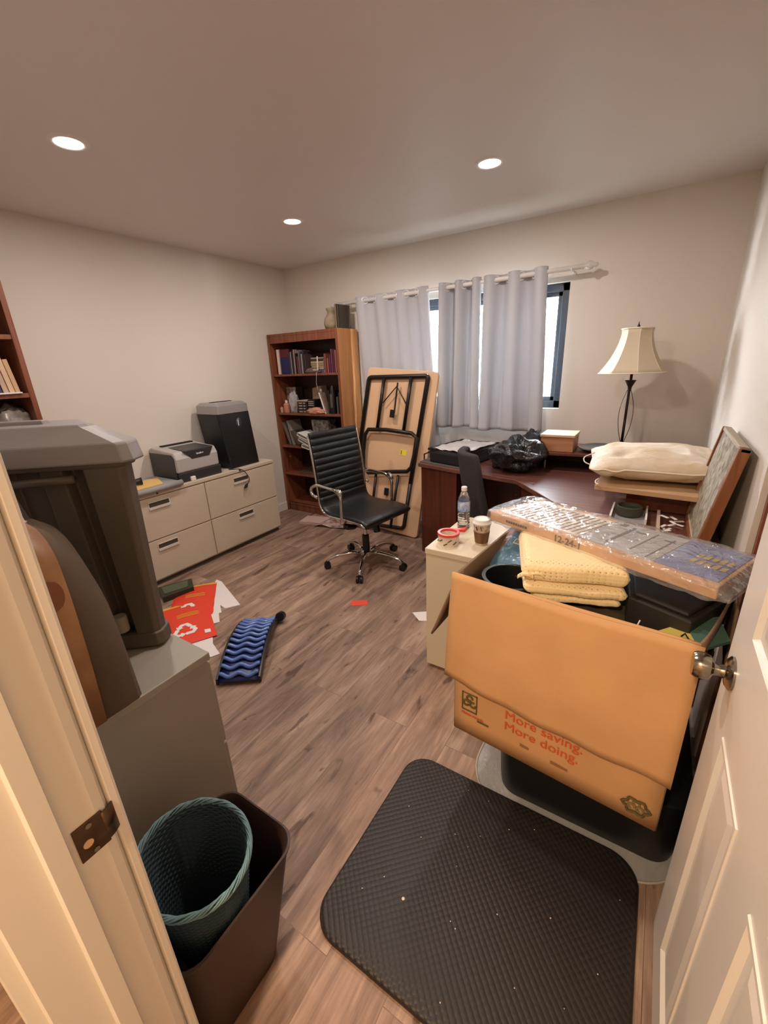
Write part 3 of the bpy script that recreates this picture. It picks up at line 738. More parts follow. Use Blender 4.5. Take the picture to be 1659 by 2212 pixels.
k = MB().box(x1+.012, x1+.014, 2.417, 2.423, CH+.352, CH+.402); obj('window_glint', k, mat('strip_bright', (235, 235, 235), .3), w_)
t = thing('power_cord', 'black power cord from the shredder hanging over the cabinet front', 'cord', (-2.97, 2.33, CH))
obj('cord', MB().tube(fillet([(-3.02, 2.24, CH+.004), (-2.985, 2.26, CH+.004), (-2.956, 2.30, CH+.004), (-2.945, 2.345, CH-.03), (-2.940, 2.375, CH-.09), (-2.940, 2.37, CH-.13), (-2.940, 2.345, CH-.145)], .03), .0035, 8), BLKPL, t, smooth=True)
obj('plug', MB().hexa([(-2.955, 2.31, CH-.175), (-2.93, 2.31, CH-.175), (-2.93, 2.335, CH-.17), (-2.955, 2.335, CH-.17)], [(-2.952, 2.33, CH-.145), (-2.933, 2.33, CH-.145), (-2.933, 2.352, CH-.138), (-2.952, 2.352, CH-.138)]), BLKPL, t, bev=.003)

# padded grey mat + yellow envelope + handset at the left end of the cabinet
GREYF = mat('grey_foam', (150, 148, 146), .85, bump=.2, bscale=200)
t = thing('foam_folder', 'grey padded folder lying on the cabinet left of the printer', 'folder', (-3.1, 1.55, CH))
k = MB(); k.loft([[(p[0], p[1], z_) for p in rrect(-3.33+i, -2.945-i, 1.27+i, 1.765-i, .04)] for i, z_ in ((.01, CH), (0, CH+.012), (.0, CH+.022), (.01, CH+.032))])
obj('pad', k, GREYF, t, smooth='auto')
obj('rolled_edge', MB().tube([(-2.945, 1.27, CH+.022), (-2.942, 1.53, CH+.022), (-2.95, 1.76, CH+.022)], .022, 12), GREYF, t, smooth=True)
tag(obj('envelope', MB().prism([(-3.30, 1.30), (-2.985, 1.29), (-2.995, 1.64), (-3.20, 1.72)], CH+.033, CH+.039), mat('manila', (222, 184, 112), .7)), 'yellow manila envelope lying on the grey padded folder', 'envelope')
t = obj('phone_handset', MB().tube([(-3.18, 1.36, CH+.068), (-3.15, 1.43, CH+.074), (-3.12, 1.50, CH+.066), (-3.10, 1.55, CH+.068)], [.028, .022, .020, .026], 10), BLKPL, smooth=True)
tag(t, 'black handset lying on the yellow envelope', 'handset')

# ------------------------------------------------------------------ trash can on the near cabinet
cx, cy, cz = -1.411, .466, CH
U, V = Vector((.766, .643, 0)), Vector((-.643, .766, 0))
def canp(u, v, z_): p = Vector((cx, cy, cz+z_))+U*u+V*v; return tuple(p)
CANM = mat('can_plastic', (88, 79, 68), .5, bump=.15, bscale=120, bdist=.002)
LIDM = mat('lid_plastic', (134, 128, 126), .5, bump=.15, bscale=120, bdist=.002)
t = thing('trash_can', 'large dark grey wheeled trash can standing on the grey cabinet', 'trash can', (cx, cy, cz))
def cr(hu, hv, z_, r=.03, uo=0, vo=0): return [canp(p[0]+uo, p[1]+vo, z_) for p in rrect(-hu, hu, -hv, hv, r)]
# body with a recessed channel on the front (v<0) side
def cbody(z_):
    k = z_/.575
    hu = .215+.030*k; hv = .086+.029*k
    c0, c1 = -.030, .142-.008*k
    d = .045
    hl = .150
    pts = [(-hl, -hv+.02), (-hl+.02, -hv), (c0-.012, -hv), (c0, -hv+d*.6), (c0+.060, -hv+d*.6), (c0+.066, -hv+d*.25), (c1-.045, -hv+d*.25), (c1-.038, -hv+d), (c1, -hv+d), (c1+.012, -hv), (hu-.012, -hv), (hu, -hv+.014), (hu+.004, -hv+.045), (hu*.52, hv), (-hl+.02, hv), (-hl, hv-.02)]
    return [canp(a, b_, z_) for a, b_ in pts]
def cring(hu, hv, z_): return [canp(a, b_, z_) for a, b_ in ((-.155, -hv), (hu-.015, -hv), (hu, -hv+.015), (hu+.004, -hv+.06), (hu*.5, hv), (-.155, hv))]
obj('body', MB().loft([cbody(z_) for z_ in (.05, .25, .45, .585)]), CANM, t, bev=.004)
obj('foot', MB().loft([cring(.215, .086, 0), cring(.226, .096, .012), cring(.224, .094, .052), cring(.21, .082, .056)]), CANM, t, bev=.004)
obj('handle_bar', MB().tube([canp(-.045, -.122, .545), canp(.125, -.122, .550)], .011, 10), CANM, t, smooth=True)
obj('rim_band', MB().loft([cring(.246, .118, .572), cring(.254, .122, .58), cring(.254, .122, .597)]), CANM, t, bev=.003)
obj('wheel', MB().tube([canp(.119, -.092, .072), canp(.119, -.092, .124)], .020, 20), mat('wheel_grey', (150, 140, 124), .6), t, smooth='auto', bev=.004, label='pale grey roller in the recess')
obj('axle', MB().tube([canp(.09, -.076, .062), canp(.140, -.076, .062)], .007, 8), BLKMAT, t)
def lring(k_, z_, ex=0):
    P0 = ((-.175, -.135), (.255, -.135), (.275, -.115), (.280, -.060), (.130, .135), (-.175, .135))
    P1 = ((-.13, -.085), (.140, -.075), (.155, -.062), (.160, -.045), (.060, .095), (-.13, .095))
    return [canp(a[0]*(1-k_)+b_[0]*k_, a[1]*(1-k_)+b_[1]*k_, z_) for a, b_ in zip(P0, P1)]
obj('lid', MB().loft([lring(0, .586), lring(.0, .592), lring(.08, .636), lring(.92, .676), lring(1, .682)]), LIDM, t, bev=.005)
lr = lambda hu, hv, z_, ch: [canp(a-.04, b_, z_) for a, b_ in ((-hu, -hv), (hu, -hv), (hu, hv), (-hu, hv))]
obj('lid_handle', MB().loft([lr(.07, .018, .678, .01), lr(.065, .014, .692, .01)]), LIDM, t, bev=.003)

# ------------------------------------------------------------------ suitcase with tan trim in front of it
t = thing('soft_suitcase', 'dark brown soft suitcase with tan leather trim standing before the trash can', 'suitcase', (-1.17, .32, CH))
SB = mat('suitcase_cloth', (84, 68, 50), .85, bump=.3, bscale=400, bdist=.001); SL = mat('tan_leather', (164, 118, 76), .5, var=.3, vscale=6, rgb2=(136, 94, 58))
OUT_A = [(-1.032, .705), (-1.012, .90), (-1.004, 1.06), (-1.012, 1.155), (-1.055, 1.198), (-1.13, 1.205), (-1.24, 1.205)]
OUT_B = [(-1.032, .705), (-1.046, .88), (-1.070, .985), (-1.115, 1.062), (-1.175, 1.120), (-1.21, 1.140), (-1.24, 1.150)]
def sprof(y, ins=0, k_=0):
    pts = [Vector((a[0]*(1-k_)+b_[0]*k_-(ins if n_ else ins*.6), y, a[1]*(1-k_)+b_[1]*k_-(ins if n_ > 2 else 0))) for n_, (a, b_) in enumerate(zip(OUT_A, OUT_B))]
    return [tuple(p) for p in fillet(pts, .05, 4)]+[(-1.24, y, .705)]
obj('body', MB().loft([sprof(.290, .004), sprof(.300, 0, .06), sprof(.345, 0, .40), sprof(.380, .003, .9), sprof(.392, .02, 1)]), SB, t, smooth='auto')
obj('near_shell', MB().loft([sprof(.150, .045), sprof(.165, .02), sprof(.20, .006), sprof(.290, .004)]), mat('suitcase_cloth2', (64, 50, 42), .85), t, smooth='auto')
def strap(y0, y1, off):
    a = sprof(y0, -off)[:-1]; b_ = sprof(y1, -off, .02)[:-1]
    return MB().loft([a, b_], cap=False, closed=False)
obj('leather_trim', strap(.238, .298, .004), SL, t, solid=.004, smooth='auto', label='tan leather trim band')
obj('stain', MB().grid(lambda u, v: (-.9985-.002*u, .268+.021*math.sqrt(max(0, 1-(2*v-1)**2))*(2*u-1), 1.040+.07*v), 8, 10), mat('leather_stain', (126, 78, 48), .6), t, solid=.001)
# leaning pale frame behind the suitcase, at the jamb
t = thing('leaning_print', 'thin pale-edged dark panel resting on the soft suitcase at the left edge', 'panel', (-1.24, .25, 1.21))
a = [Vector((-1.130, .300, 1.212)), Vector((-1.185, .292, 1.300)), Vector((-1.36, .200, 1.345)), Vector((-1.30, .205, 1.212))]
obj('backing', MB().prism3(a, (.003, .010, 0)), mat('frame_dark', (52, 44, 42), .5), t)
obj('edge', MB().tube([a[2], a[1], a[0], a[3]], .006, 6), mat('frame_pale', (206, 186, 166), .5), t)

# ------------------------------------------------------------------ wastebasket and wicker basket
BRN = mat('bin_brown', (56, 38, 30), .5, bump=.1, bscale=200, bdist=.001)
t = thing('wastebasket', 'dark brown rectangular plastic wastebasket on the floor beside the doorway', 'wastebasket', (-.75, .32, 0))
def wb(z_, ins=0, bx=0):
    k = z_/.38
    return [(p[0], p[1], z_) for p in rrect(-.845-.03*k+ins, -.655+.045*k-ins, .165-.010*k+ins, .410+.062*k-ins, .055)]
obj('body', MB().loft([wb(0), wb(.372), wb(.38, -.004), wb(.386, -.004), wb(.388, .001), wb(.376, .006), wb(.03, .006), wb(.006, .01)], cap=True), BRN, t, smooth='auto')
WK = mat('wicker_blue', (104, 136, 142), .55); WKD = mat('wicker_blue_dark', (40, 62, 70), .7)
bc = Vector((-.735, .285, .0))
t = thing('wicker_basket', 'round blue wicker basket set inside the brown wastebasket', 'basket', (bc.x, bc.y, .2))
def bring(z_, r, n=72, wv=0, ph=0): return [(bc.x+(r+wv*math.sin(k*PI+ph))*math.cos(2*PI*k/n)*1.02, bc.y+(r+wv*math.sin(k*PI+ph))*math.sin(2*PI*k/n)*.92, z_+ .0) for k in range(n)]
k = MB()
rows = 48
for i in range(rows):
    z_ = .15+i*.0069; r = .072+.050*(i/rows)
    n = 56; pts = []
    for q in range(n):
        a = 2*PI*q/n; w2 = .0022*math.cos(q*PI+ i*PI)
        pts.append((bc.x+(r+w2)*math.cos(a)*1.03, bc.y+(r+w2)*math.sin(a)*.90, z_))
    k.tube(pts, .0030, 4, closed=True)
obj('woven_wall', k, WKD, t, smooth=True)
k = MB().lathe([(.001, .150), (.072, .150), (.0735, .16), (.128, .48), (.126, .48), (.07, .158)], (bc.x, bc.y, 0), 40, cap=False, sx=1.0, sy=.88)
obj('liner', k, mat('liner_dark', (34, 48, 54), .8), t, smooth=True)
k = MB()
for s_ in range(7):
    n = 120; pts = []
    for q in range(n):
        a = 2*PI*q/n; br_ = a*7+s_*2*PI/7*3
        rr_ = .128+.0045*math.cos(br_); zz = .482+.0075*math.sin(br_)+s_*.0006
        pts.append((bc.x+rr_*math.cos(a)*1.03, bc.y+rr_*math.sin(a)*.90, zz))
    k.tube(pts, .0021, 6, closed=True)
obj('braided_rim', k, WK, t, smooth=True, label='pale blue braided rim')

# ------------------------------------------------------------------ things on the near floor
def fabric_bump_mat(name, rgb, scale, strength, rough):
    M = mat(name, rgb, rough); nt = M.node_tree; b_ = nt.nodes['Principled BSDF']
    tc = nt.nodes.new('ShaderNodeTexCoord'); mp = nt.nodes.new('ShaderNodeMapping'); mp.inputs['Rotation'].default_value = (0, 0, math.radians(45))
    nt.links.new(tc.outputs['Object'], mp.inputs[0])
    v = nt.nodes.new('ShaderNodeTexVoronoi'); v.inputs['Scale'].default_value = scale; v.inputs['Randomness'].default_value = .08
    nt.links.new(mp.outputs[0], v.inputs[0])
    bp = nt.nodes.new('ShaderNodeBump'); bp.inputs['Strength'].default_value = strength; bp.inputs['Distance'].default_value = .004; bp.invert = True
    nt.links.new(v.outputs['Distance'], bp.inputs['Height']); nt.links.new(bp.outputs[0], b_.inputs['Normal'])
    return M
k = MB(); k.loft([[(p[0], p[1], z_) for p in rrect(-.628+i, .160-i, .475+i, 1.118-i, .085, 10)] for i, z_ in ((0, .0045), (0, .014), (.004, .020), (.010, .0225))])
k.xf(Matrix.Identity(4))
tm = obj('anti_fatigue_mat', k, fabric_bump_mat('mat_rubber', (36, 31, 28), 68, .9, .5), smooth='auto')
tag(tm, 'black textured anti-fatigue mat on the floor just inside the door', 'mat')
crumb = mat('crumb_white', (220, 210, 200), .6)
for i in range(22):
    x_, y_ = random.uniform(-.58, .12), random.uniform(.50, 1.08)
    if i == 0: tq = MB().lathe([(.001, 0), (.005, .001), (.001, .003)], (-.42, .66, .0225), 6)
    else: tq = MB().lathe([(.0005, 0), (random.uniform(.0012, .0022), .0006), (.0005, .0015)], (x_, y_, .0225), 5)
    tag(obj('lint_speck', tq, crumb), 'tiny white lint speck on the black mat', 'lint', 'lint specks on the black mat')

# clear chair mat
CM = film('chair_mat_plastic', .30, (.93, .96, .95), 60, .35, .25)
t = thing('chair_mat', 'clear plastic chair mat with rounded corner under the black tote', 'chair mat', (-.1, 1.35, 0))
pts = rrect(-.405, .290, 1.055, 2.10, .20, 10)
obj('sheet', MB().prism(pts, .0005, .0030), CM, t)
edge = [(p[0], p[1], .004) for p in pts]
obj('raised_edge', MB().tube(edge, .0035, 8, closed=True), mat('clear_edge', (220, 214, 204), .2, trans=.4), t, smooth=True)

# black tote under the box
t = thing('storage_tote', 'black plastic tote under the large cardboard box', 'tote', (0, 1.35, 0))
def tr_(z_, ins): return [(p[0], p[1], z_) for p in rrect(-.300+ins, .245-ins, 1.150+ins, 1.60-ins, .07, 8)]
obj('body', MB().loft([tr_(.004, .0), tr_(.05, -.004), tr_(.235, -.012), tr_(.24, .0)]), BLKPL, t, smooth='auto')
obj('lid', MB().loft([tr_(.24, -.014), tr_(.262, -.014), tr_(.268, -.004)]), BLKPL, t, smooth='auto')

# large cardboard box --------------------------------------------------
BA = math.radians(-5.2); BZ = .270; BT = .88
bo = Vector((-.447, 1.092, 0)); bu = Vector((math.cos(BA), math.sin(BA), 0)); bv = Vector((-math.sin(BA), math.cos(BA), 0))
BW, BD = .612, .47
def bp_(u, v, z_): p = bo+bu*u+bv*v; return (p.x, p.y, z_)
t = thing('cardboard_box', 'large open cardboard moving box with orange printing standing on the black tote', 'box', bp_(BW/2, BD/2, BZ))
T = .006
def pan(u0, v0, u1, v1, z0, z1, nrm, bulge=0):
    """panel between two plan points; nrm = outward normal, with a soft bulge"""
    def f(a, b_):
        u_ = u0+(u1-u0)*a; v_ = v0+(v1-v0)*a
        if v0 == BD and v1 == BD: u_ *= 1+.10*b_**1.5
        k_ = bulge*math.sin(PI*a)*math.sin(PI*b_*.9)
        p = bo+bu*u_+bv*v_+nrm*k_
        return (p.x, p.y, z0+(z1-z0)*b_)
    return MB().grid(f, 12, 10)
obj('front_panel', pan(0, 0, BW, 0, BZ, BT, -bv, .004), CARD, t, solid=T, smooth=True)
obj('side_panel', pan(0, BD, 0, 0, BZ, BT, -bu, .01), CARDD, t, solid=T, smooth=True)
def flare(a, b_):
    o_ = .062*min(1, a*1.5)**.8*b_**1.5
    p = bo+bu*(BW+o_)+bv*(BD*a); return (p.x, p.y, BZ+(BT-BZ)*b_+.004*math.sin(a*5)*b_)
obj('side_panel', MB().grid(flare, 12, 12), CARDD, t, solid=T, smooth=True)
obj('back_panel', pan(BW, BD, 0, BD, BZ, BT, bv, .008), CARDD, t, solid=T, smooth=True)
obj('bottom_panel', MB().hexa([bp_(0, 0, BZ), bp_(BW, 0, BZ), bp_(BW, BD, BZ), bp_(0, BD, BZ)], [bp_(0, 0, BZ+.006), bp_(BW, 0, BZ+.006), bp_(BW, BD, BZ+.006), bp_(0, BD, BZ+.006)]), CARDD, t)
# front flap folded down outside
def ff(a, b_):
    zt = BT+.004-.010*a; zb = .512-.038*a+.004*math.sin(a*23)
    off = -.010-.030*math.sin(PI*min(1, b_*1.2)*.5)*(.5+.5*math.sin(PI*a))-.010*b_
    p = bo+bu*(-.012+(BW+.020)*a-(.010*b_*(1-a)))+bv*(off+.010*(1-b_)*0)
    return (p.x, p.y, zt+(zb-zt)*b_ + .004*math.sin(a*7+1)*(1-b_))
obj('front_flap', MB().grid(ff, 24, 16), CARD, t, solid=T, smooth=True)
# left flap hanging outwards
def lf_(a, b_):
    p = bo+bu*(-.004-.085*b_)+bv*(.02+.25*a+ .20*a*(1-b_) -.03*b_*(1-a))
    return (p.x, p.y, BT-.25*b_+.03*b_*a)
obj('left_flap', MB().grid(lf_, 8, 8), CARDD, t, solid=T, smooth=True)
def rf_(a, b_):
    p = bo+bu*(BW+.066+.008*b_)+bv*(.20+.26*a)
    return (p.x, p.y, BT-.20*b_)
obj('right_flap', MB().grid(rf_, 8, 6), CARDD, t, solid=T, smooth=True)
ORP = mat('orange_print', (214, 92, 50), .8); GRP = mat('olive_print', (96, 84, 44), .8)
def onbox(u, z_, d=.0092): return tuple(bo+bu*u-bv*d+Vector((0, 0, z_)))
text('slogan', 'More saving.', .046, onbox(.180, .420), bu, (0, 0, 1), ORP, t, weight=0)
text('slogan', 'More doing.', .046, onbox(.180, .376), bu, (0, 0, 1), ORP, t, weight=0)
# recycled-content mark bottom left: outlined tile with three round arrows and a caption
k = MB()
def fbox(u0, u1, z0, z1): k.hexa([onbox(u0, z0, .006), onbox(u1, z0, .006), onbox(u1, z0, .0090), onbox(u0, z0, .0090)], [onbox(u0, z1, .006), onbox(u1, z1, .006), onbox(u1, z1, .0090), onbox(u0, z1, .0090)])
fbox(.030, .085, .446, .449); fbox(.030, .085, .375, .378); fbox(.030, .033, .375, .449); fbox(.082, .085, .375, .449)
obj('recycle_tile', k, GRP, t)
def ringmark(cu, czz, r, m_, w2=.0035, a0=0, a1=320, nm='recycle_mark'):
    kk = MB(); pts = [onbox(cu+r*math.cos(math.radians(a0+(a1-a0)*q/20)), czz+r*math.sin(math.radians(a0+(a1-a0)*q/20)), .0072) for q in range(21)]
    kk.tube(pts, w2, 6); obj(nm, kk, m_, t)
for q in range(3):
    a = math.radians(90+120*q); ringmark(.0575+.014*math.cos(a), .414+.015*math.sin(a), .010, GRP, .0035, 30*q, 300+30*q)
text('caption', 'Please recycle', .014, onbox(.030, .358), bu, (0, 0, 1), ORP, t, weight=.0003)
k = MB(); fbox(.088, .128, .347, .352); obj('caption_rule', k, GRP, t)
k = MB()
pts = []
for q in range(24):
    a = 2*PI*q/24; r = 1+.16*math.cos(6*a); pts.append(onbox(.560+.030*r*math.cos(a), .327+.024*r*math.sin(a), .0075))
k.tube(pts, .004, 6, closed=True); obj('round_seal', k, GRP, t, label='dark olive hexagonal seal')
for q in range(3):
    a = math.radians(90+120*q); ringmark(.560+.012*math.cos(a), .327+.010*math.sin(a), .008, mat('olive_light', (128, 112, 70), .8), .003, 0, 260, 'round_seal_arrow')
for u_, z_, w2 in ((.235, .335, .028), (.330, .327, .05)):
    k = MB(); k.hexa([onbox(u_, z_, .0065), onbox(u_+w2, z_, .0065), onbox(u_+w2, z_, .0074), onbox(u_, z_, .0074)], [onbox(u_, z_+.012, .0065), onbox(u_+w2, z_+.008, .0065), onbox(u_+w2, z_+.008, .0074), onbox(u_, z_+.012, .0074)])
    obj('print_block', k, mat('faded_print', (150, 108, 66), .8), t)

# contents of the box --------------------------------------------------
tag(obj('packing_filler', MB().hexa([bp_(.02, .02, .28), bp_(BW-.02, .02, .28), bp_(BW-.02, BD-.02, .28), bp_(.02, BD-.02, .28)], [bp_(.02, .02, .62), bp_(BW-.02, .02, .62), bp_(BW-.02, BD-.02, .66), bp_(.02, BD-.02, .66)]), mat('dark_filler', (26, 24, 24), .8), bev=.02),  # plain dark block added to fill the box and support its contents
    'dark filler block in the bottom of the cardboard box', 'bag')
OL = mat('olive_cloth', (66, 56, 38), .9, bump=.3, bscale=30)
blob('olive_jacket', (-.05, 1.235, .705), (.19, .12, .10), (66, 56, 38), 'dark olive cloth crumpled under the yellow blanket in the box', 'cloth', 4, .3, m_=OL)
# black round headset / bin lip
t = thing('black_pail', 'round black plastic pail in the left front of the box', 'pail', (-.34, 1.20, .62))
obj('body', MB().lathe([(.001, .64), (.060, .64), (.082, .832), (.092, .838), (.092, .846), (.080, .846), (.058, .66), (.001, .655)], (-.315, 1.215, 0), 36, cap=False), BLKPL, t, smooth='auto')
# blue paper package in film
t = thing('wrapped_package', 'blue and brown packet in clear film at the left back of the box', 'packet', (-.37, 1.42, .64))
px_ = Vector((.178, -.064, 0)).normalized(); py_ = Vector((-.01, .17, .078)).normalized(); py_ = (py_-px_*py_.dot(px_)).normalized(); pz_ = px_.cross(py_)
Mp = Matrix(((px_.x, -pz_.x, py_.x, -.345), (px_.y, -pz_.y, py_.y, 1.425), (px_.z, -pz_.z, py_.z, .838), (0, 0, 0, 1)))
k = MB().box(-.085, .10, -.015, .025, -.11, .10); k.xf(Mp); obj('carton', k, mat('packet_brown', (126, 78, 60), .6), t, bev=.003)
k = MB().box(-.060, .10, -.0175, -.014, -.11, .065); k.xf(Mp); bl = obj('blue_sheet', k, mat('packet_blue', (48, 118, 150), .45), t)
k = MB().box(-.035, .007, -.0187, -.0172, .015, .04); k.xf(Mp); bs = obj('sticker', k, PAPER, bl)
k = MB()
for q in range(11): k.box(-.031+q*.0032, -.031+q*.0032+(.001 if q % 3 else .002), -.0195, -.0185, .019, .036)
k.xf(Mp); 
obj('barcode', k, BLKMAT, bl)
k = MB().grid(lambda a, b_: (-.10+.22*a, -.028-.008*noise.noise(Vector((a*6, b_*6, 1))), -.12+.24*b_), 16, 16); k.xf(Mp); obj('film_wrap', k, film('packet_film', .05, bscale=22), t, smooth=True)
# black cases
for i, (lo, hi, lb) in enumerate((
        ([(.010, 1.200, .79), (.150, 1.135, .79), (.243, 1.31, .79), (-.005, 1.385, .79)], .872, 'upper black case under the wrapped flat pack, in the right of the box'),
        ([(-.02, 1.185, .68), (.146, 1.105, .68), (.235, 1.30, .68), (-.01, 1.385, .68)], .788, 'lower black case under the upper one in the right of the box'))):
    t = thing('black_case', lb, 'case', (lo[0][0]+.1, lo[0][1]+.1, lo[0][2]))
    zb = lo[0][2]
    c_ = Vector((sum(p[0] for p in lo)/4, sum(p[1] for p in lo)/4, 0))
    up_ = [(p[0], p[1], hi) for p in lo]
    obj('body', MB().hexa(lo, up_), mat('case_black', (40, 37, 34), .55), t, bev=.005)
    if i == 0:
        ins = [tuple(c_.lerp(Vector((p[0], p[1], 0)), .86)+Vector((0, 0, hi))) for p in lo]; ins2 = [(p[0], p[1], hi+.012) for p in ins]
        obj('raised_lid', MB().hexa(ins, ins2), mat('case_black', (40, 37, 34), .55), t, bev=.005)
# green / yellow booklet
t = thing('booklet', 'teal and yellow booklet tucked in the right front corner of the box', 'booklet', (.15, 1.13, .78))
q1 = [Vector((.086, 1.105, .822)), Vector((.150, 1.165, .838)), Vector((.168, 1.075, .826))]
k = MB().prism3([(.075, 1.115, .825), (.140, 1.185, .832), (.176, 1.070, .836), (.13, 1.075, .82)], (0, 0, .006)); obj('yellow_half', k, mat('booklet_yellow', (206, 186, 92), .6), t)
k = MB().prism3([(.140, 1.187, .834), (.216, 1.245, .838), (.228, 1.130, .842), (.168, 1.068, .836)], (0, 0, .008)); obj('teal_half', k, mat('booklet_teal', (78, 112, 100), .5), t)
k = MB().tube([(.132, 1.105, .845), (.140, 1.12, .846), (.146, 1.10, .846)], .0022, 5); obj('print_mark', k, BLKMAT, t)
tag(obj('plastic_cups', MB().lathe([(.001, .74), (.05, .74), (.06, .81), (.055, .815), (.001, .80)], (.145, 1.13, 0), 20), mat('dark_filler2', (24, 20, 18), .3), smooth='auto'), 'dark shiny bowl under the teal booklet in the box', 'bowl')
t = obj('white_stick', MB().tube([(.02, 1.10, .77), (.045, 1.16, .83)], .0018, 6), PAPER); tag(t, 'thin white stick in the box beside the booklet', 'stick')

# folded cream waffle blanket: layered folds
def waffle(name, rgb):
    M = mat(name, rgb, .9, sheen=.3); nt = M.node_tree; b_ = nt.nodes['Principled BSDF']
    tc = nt.nodes.new('ShaderNodeTexCoord'); mp = nt.nodes.new('ShaderNodeMapping'); mp.inputs['Rotation'].default_value = (0, 0, .5)
    nt.links.new(tc.outputs['Object'], mp.inputs[0])
    v = nt.nodes.new('ShaderNodeTexVoronoi'); v.inputs['Scale'].default_value = 95; v.inputs['Randomness'].default_value = .1
    nt.links.new(mp.outputs[0], v.inputs[0])
    r = nt.nodes.new('ShaderNodeValToRGB'); r.color_ramp.elements[0].position = .10; r.color_ramp.elements[1].position = .26
    c = lin(rgb); r.color_ramp.elements[0].color = (c[0]*.45, c[1]*.38, c[2]*.28, 1); r.color_ramp.elements[1].color = (*c, 1)
    nt.links.new(v.outputs['Distance'], r.inputs[0]); nt.links.new(r.outputs[0], b_.inputs['Base Color'])
    bp = nt.nodes.new('ShaderNodeBump'); bp.inputs['Strength'].default_value = .5; bp.inputs['Distance'].default_value = .004
    nt.links.new(v.outputs['Distance'], bp.inputs['Height']); nt.links.new(bp.outputs[0], b_.inputs['Normal'])
    return M
BLK = waffle('blanket_waffle', (240, 220, 172))
t = thing('folded_blanket', 'folded cream yellow waffle blanket lying on the open box', 'blanket', (-.17, 1.25, .83))
# coordinates: a along the fold (roughly x), cross-section in (b = depth, z)
ba = math.radians(17)
def bl_pt(a, b_, z_):
    c_, s_ = math.cos(ba), math.sin(ba); return (-.170+a*c_-b_*s_, 1.262+a*s_+b_*c_, z_)
def slab(z0, z1, wa0, wa1, d0, d1, seed, rnd=None):
    zc, hz = (z0+z1)/2, (z1-z0)/2
    def f(u, v):
        th = 2*PI*u
        # superellipse section in depth/height, swept along a, tapering the ends
        e = .55
        cb = math.copysign(abs(math.cos(th))**e, math.cos(th)); sb = math.copysign(abs(math.sin(th))**e, math.sin(th))
        a = wa0+(wa1-wa0)*v
        endr = min(1, math.sin(PI*min(max(v, 0), 1))*6)**.45 if 0 < v < 1 else 0
        nz = noise.noise(Vector((a*9, cb*1.3, seed)))*.007+noise.noise(Vector((a*25, cb*3, sb+seed)))*.003
        return bl_pt(a, (d0+d1)/2+(d1-d0)/2*cb*(.90+.10*endr)+nz, zc+(hz*sb)*(endr)+nz*.7)
    return MB().grid(f, 56, 44, cu=True)
obj('lower_fold', slab(.826, .858, -.098, .140, -.118, .12, 1), BLK, t, smooth=True)
obj('middle_fold', slab(.851, .892, -.122, .152, -.124, .13, 2), BLK, t, smooth=True)
obj('upper_fold', slab(.884, .955, -.130, .154, -.120, .17, 3), BLK, t, smooth=True)
for i in range(4):
    pts = [bl_pt(-.118+.030*i+.022*math.cos(q), -.122+.006*i, .902+.018*math.sin(q)+.003*i) for q in (0, .6, 1.2, 1.9, 2.6, 3.1)]
    obj('fold_ridge', MB().tube(pts, [.001, .005, .007, .007, .005, .001], 8), BLK, t, smooth=True)
k = MB()
for i in range(9):
    p = Vector(bl_pt(-.095+i*.006, -.112-.002*(i % 2), .842)); k.tube([p, p+Vector((-.008+.003*random.random(), -.012, -.016))], .0018, 5)
obj('fringe', k, BLK, t)

# flat pack wrapped in plastic film -------------------------------------
fu = Vector((.911, -.412, 0)).normalized(); fv = Vector((.412, .911, 0)).normalized()
fo = Vector((-.456, 1.412, 0)); FZ0, FZ1 = .950, .984
def fp(u, v, z_): p = fo+fu*u+fv*v; return (p.x, p.y, z_)
FL, FWd = .700, .245
t = thing('flat_pack', 'long flat pack of cardboard edges and printed sheets wrapped in clear film on the box', 'package', fp(FL/2, FWd/2, FZ0))
obj('carton', MB().hexa([fp(0, 0, FZ0), fp(FL, 0, FZ0), fp(FL, FWd, FZ0), fp(0.03, FWd, FZ0)], [fp(0, 0, FZ1), fp(FL, 0, FZ1), fp(FL, FWd, FZ1), fp(0.03, FWd, FZ1)]), CARD, t, bev=.003)
g = obj('printed_sheet', MB().hexa([fp(.02, .022, FZ1), fp(.33, .022, FZ1), fp(.33, .22, FZ1), fp(.05, .22, FZ1)], [fp(.02, .022, FZ1+.002), fp(.33, .022, FZ1+.002), fp(.33, .22, FZ1+.002), fp(.05, .22, FZ1+.002)]), mat('sheet_beige', (222, 212, 196), .5), t, label='pale sheet with ruled lines')
k = MB()
for i in range(15):
    u = .05+i*.019; k.hexa([fp(u, .04, FZ1+.0022), fp(u+.004, .04, FZ1+.0022), fp(u+.02, .20, FZ1+.0022), fp(u+.016, .20, FZ1+.0022)], [fp(u, .04, FZ1+.003), fp(u+.004, .04, FZ1+.003), fp(u+.02, .20, FZ1+.003), fp(u+.016, .20, FZ1+.003)])
obj('ruled_lines', k, mat('line_tan', (140, 116, 92), .6), g)
g = obj('printed_sheet', MB().hexa([fp(.335, .022, FZ1), fp(.545, .022, FZ1), fp(.545, .235, FZ1), fp(.335, .235, FZ1)], [fp(.335, .022, FZ1+.002), fp(.545, .022, FZ1+.002), fp(.545, .235, FZ1+.002), fp(.335, .235, FZ1+.002)]), mat('sheet_grey', (184, 184, 184), .45, var=.2, vscale=14), t, label='grey printed sheet')
k = MB()
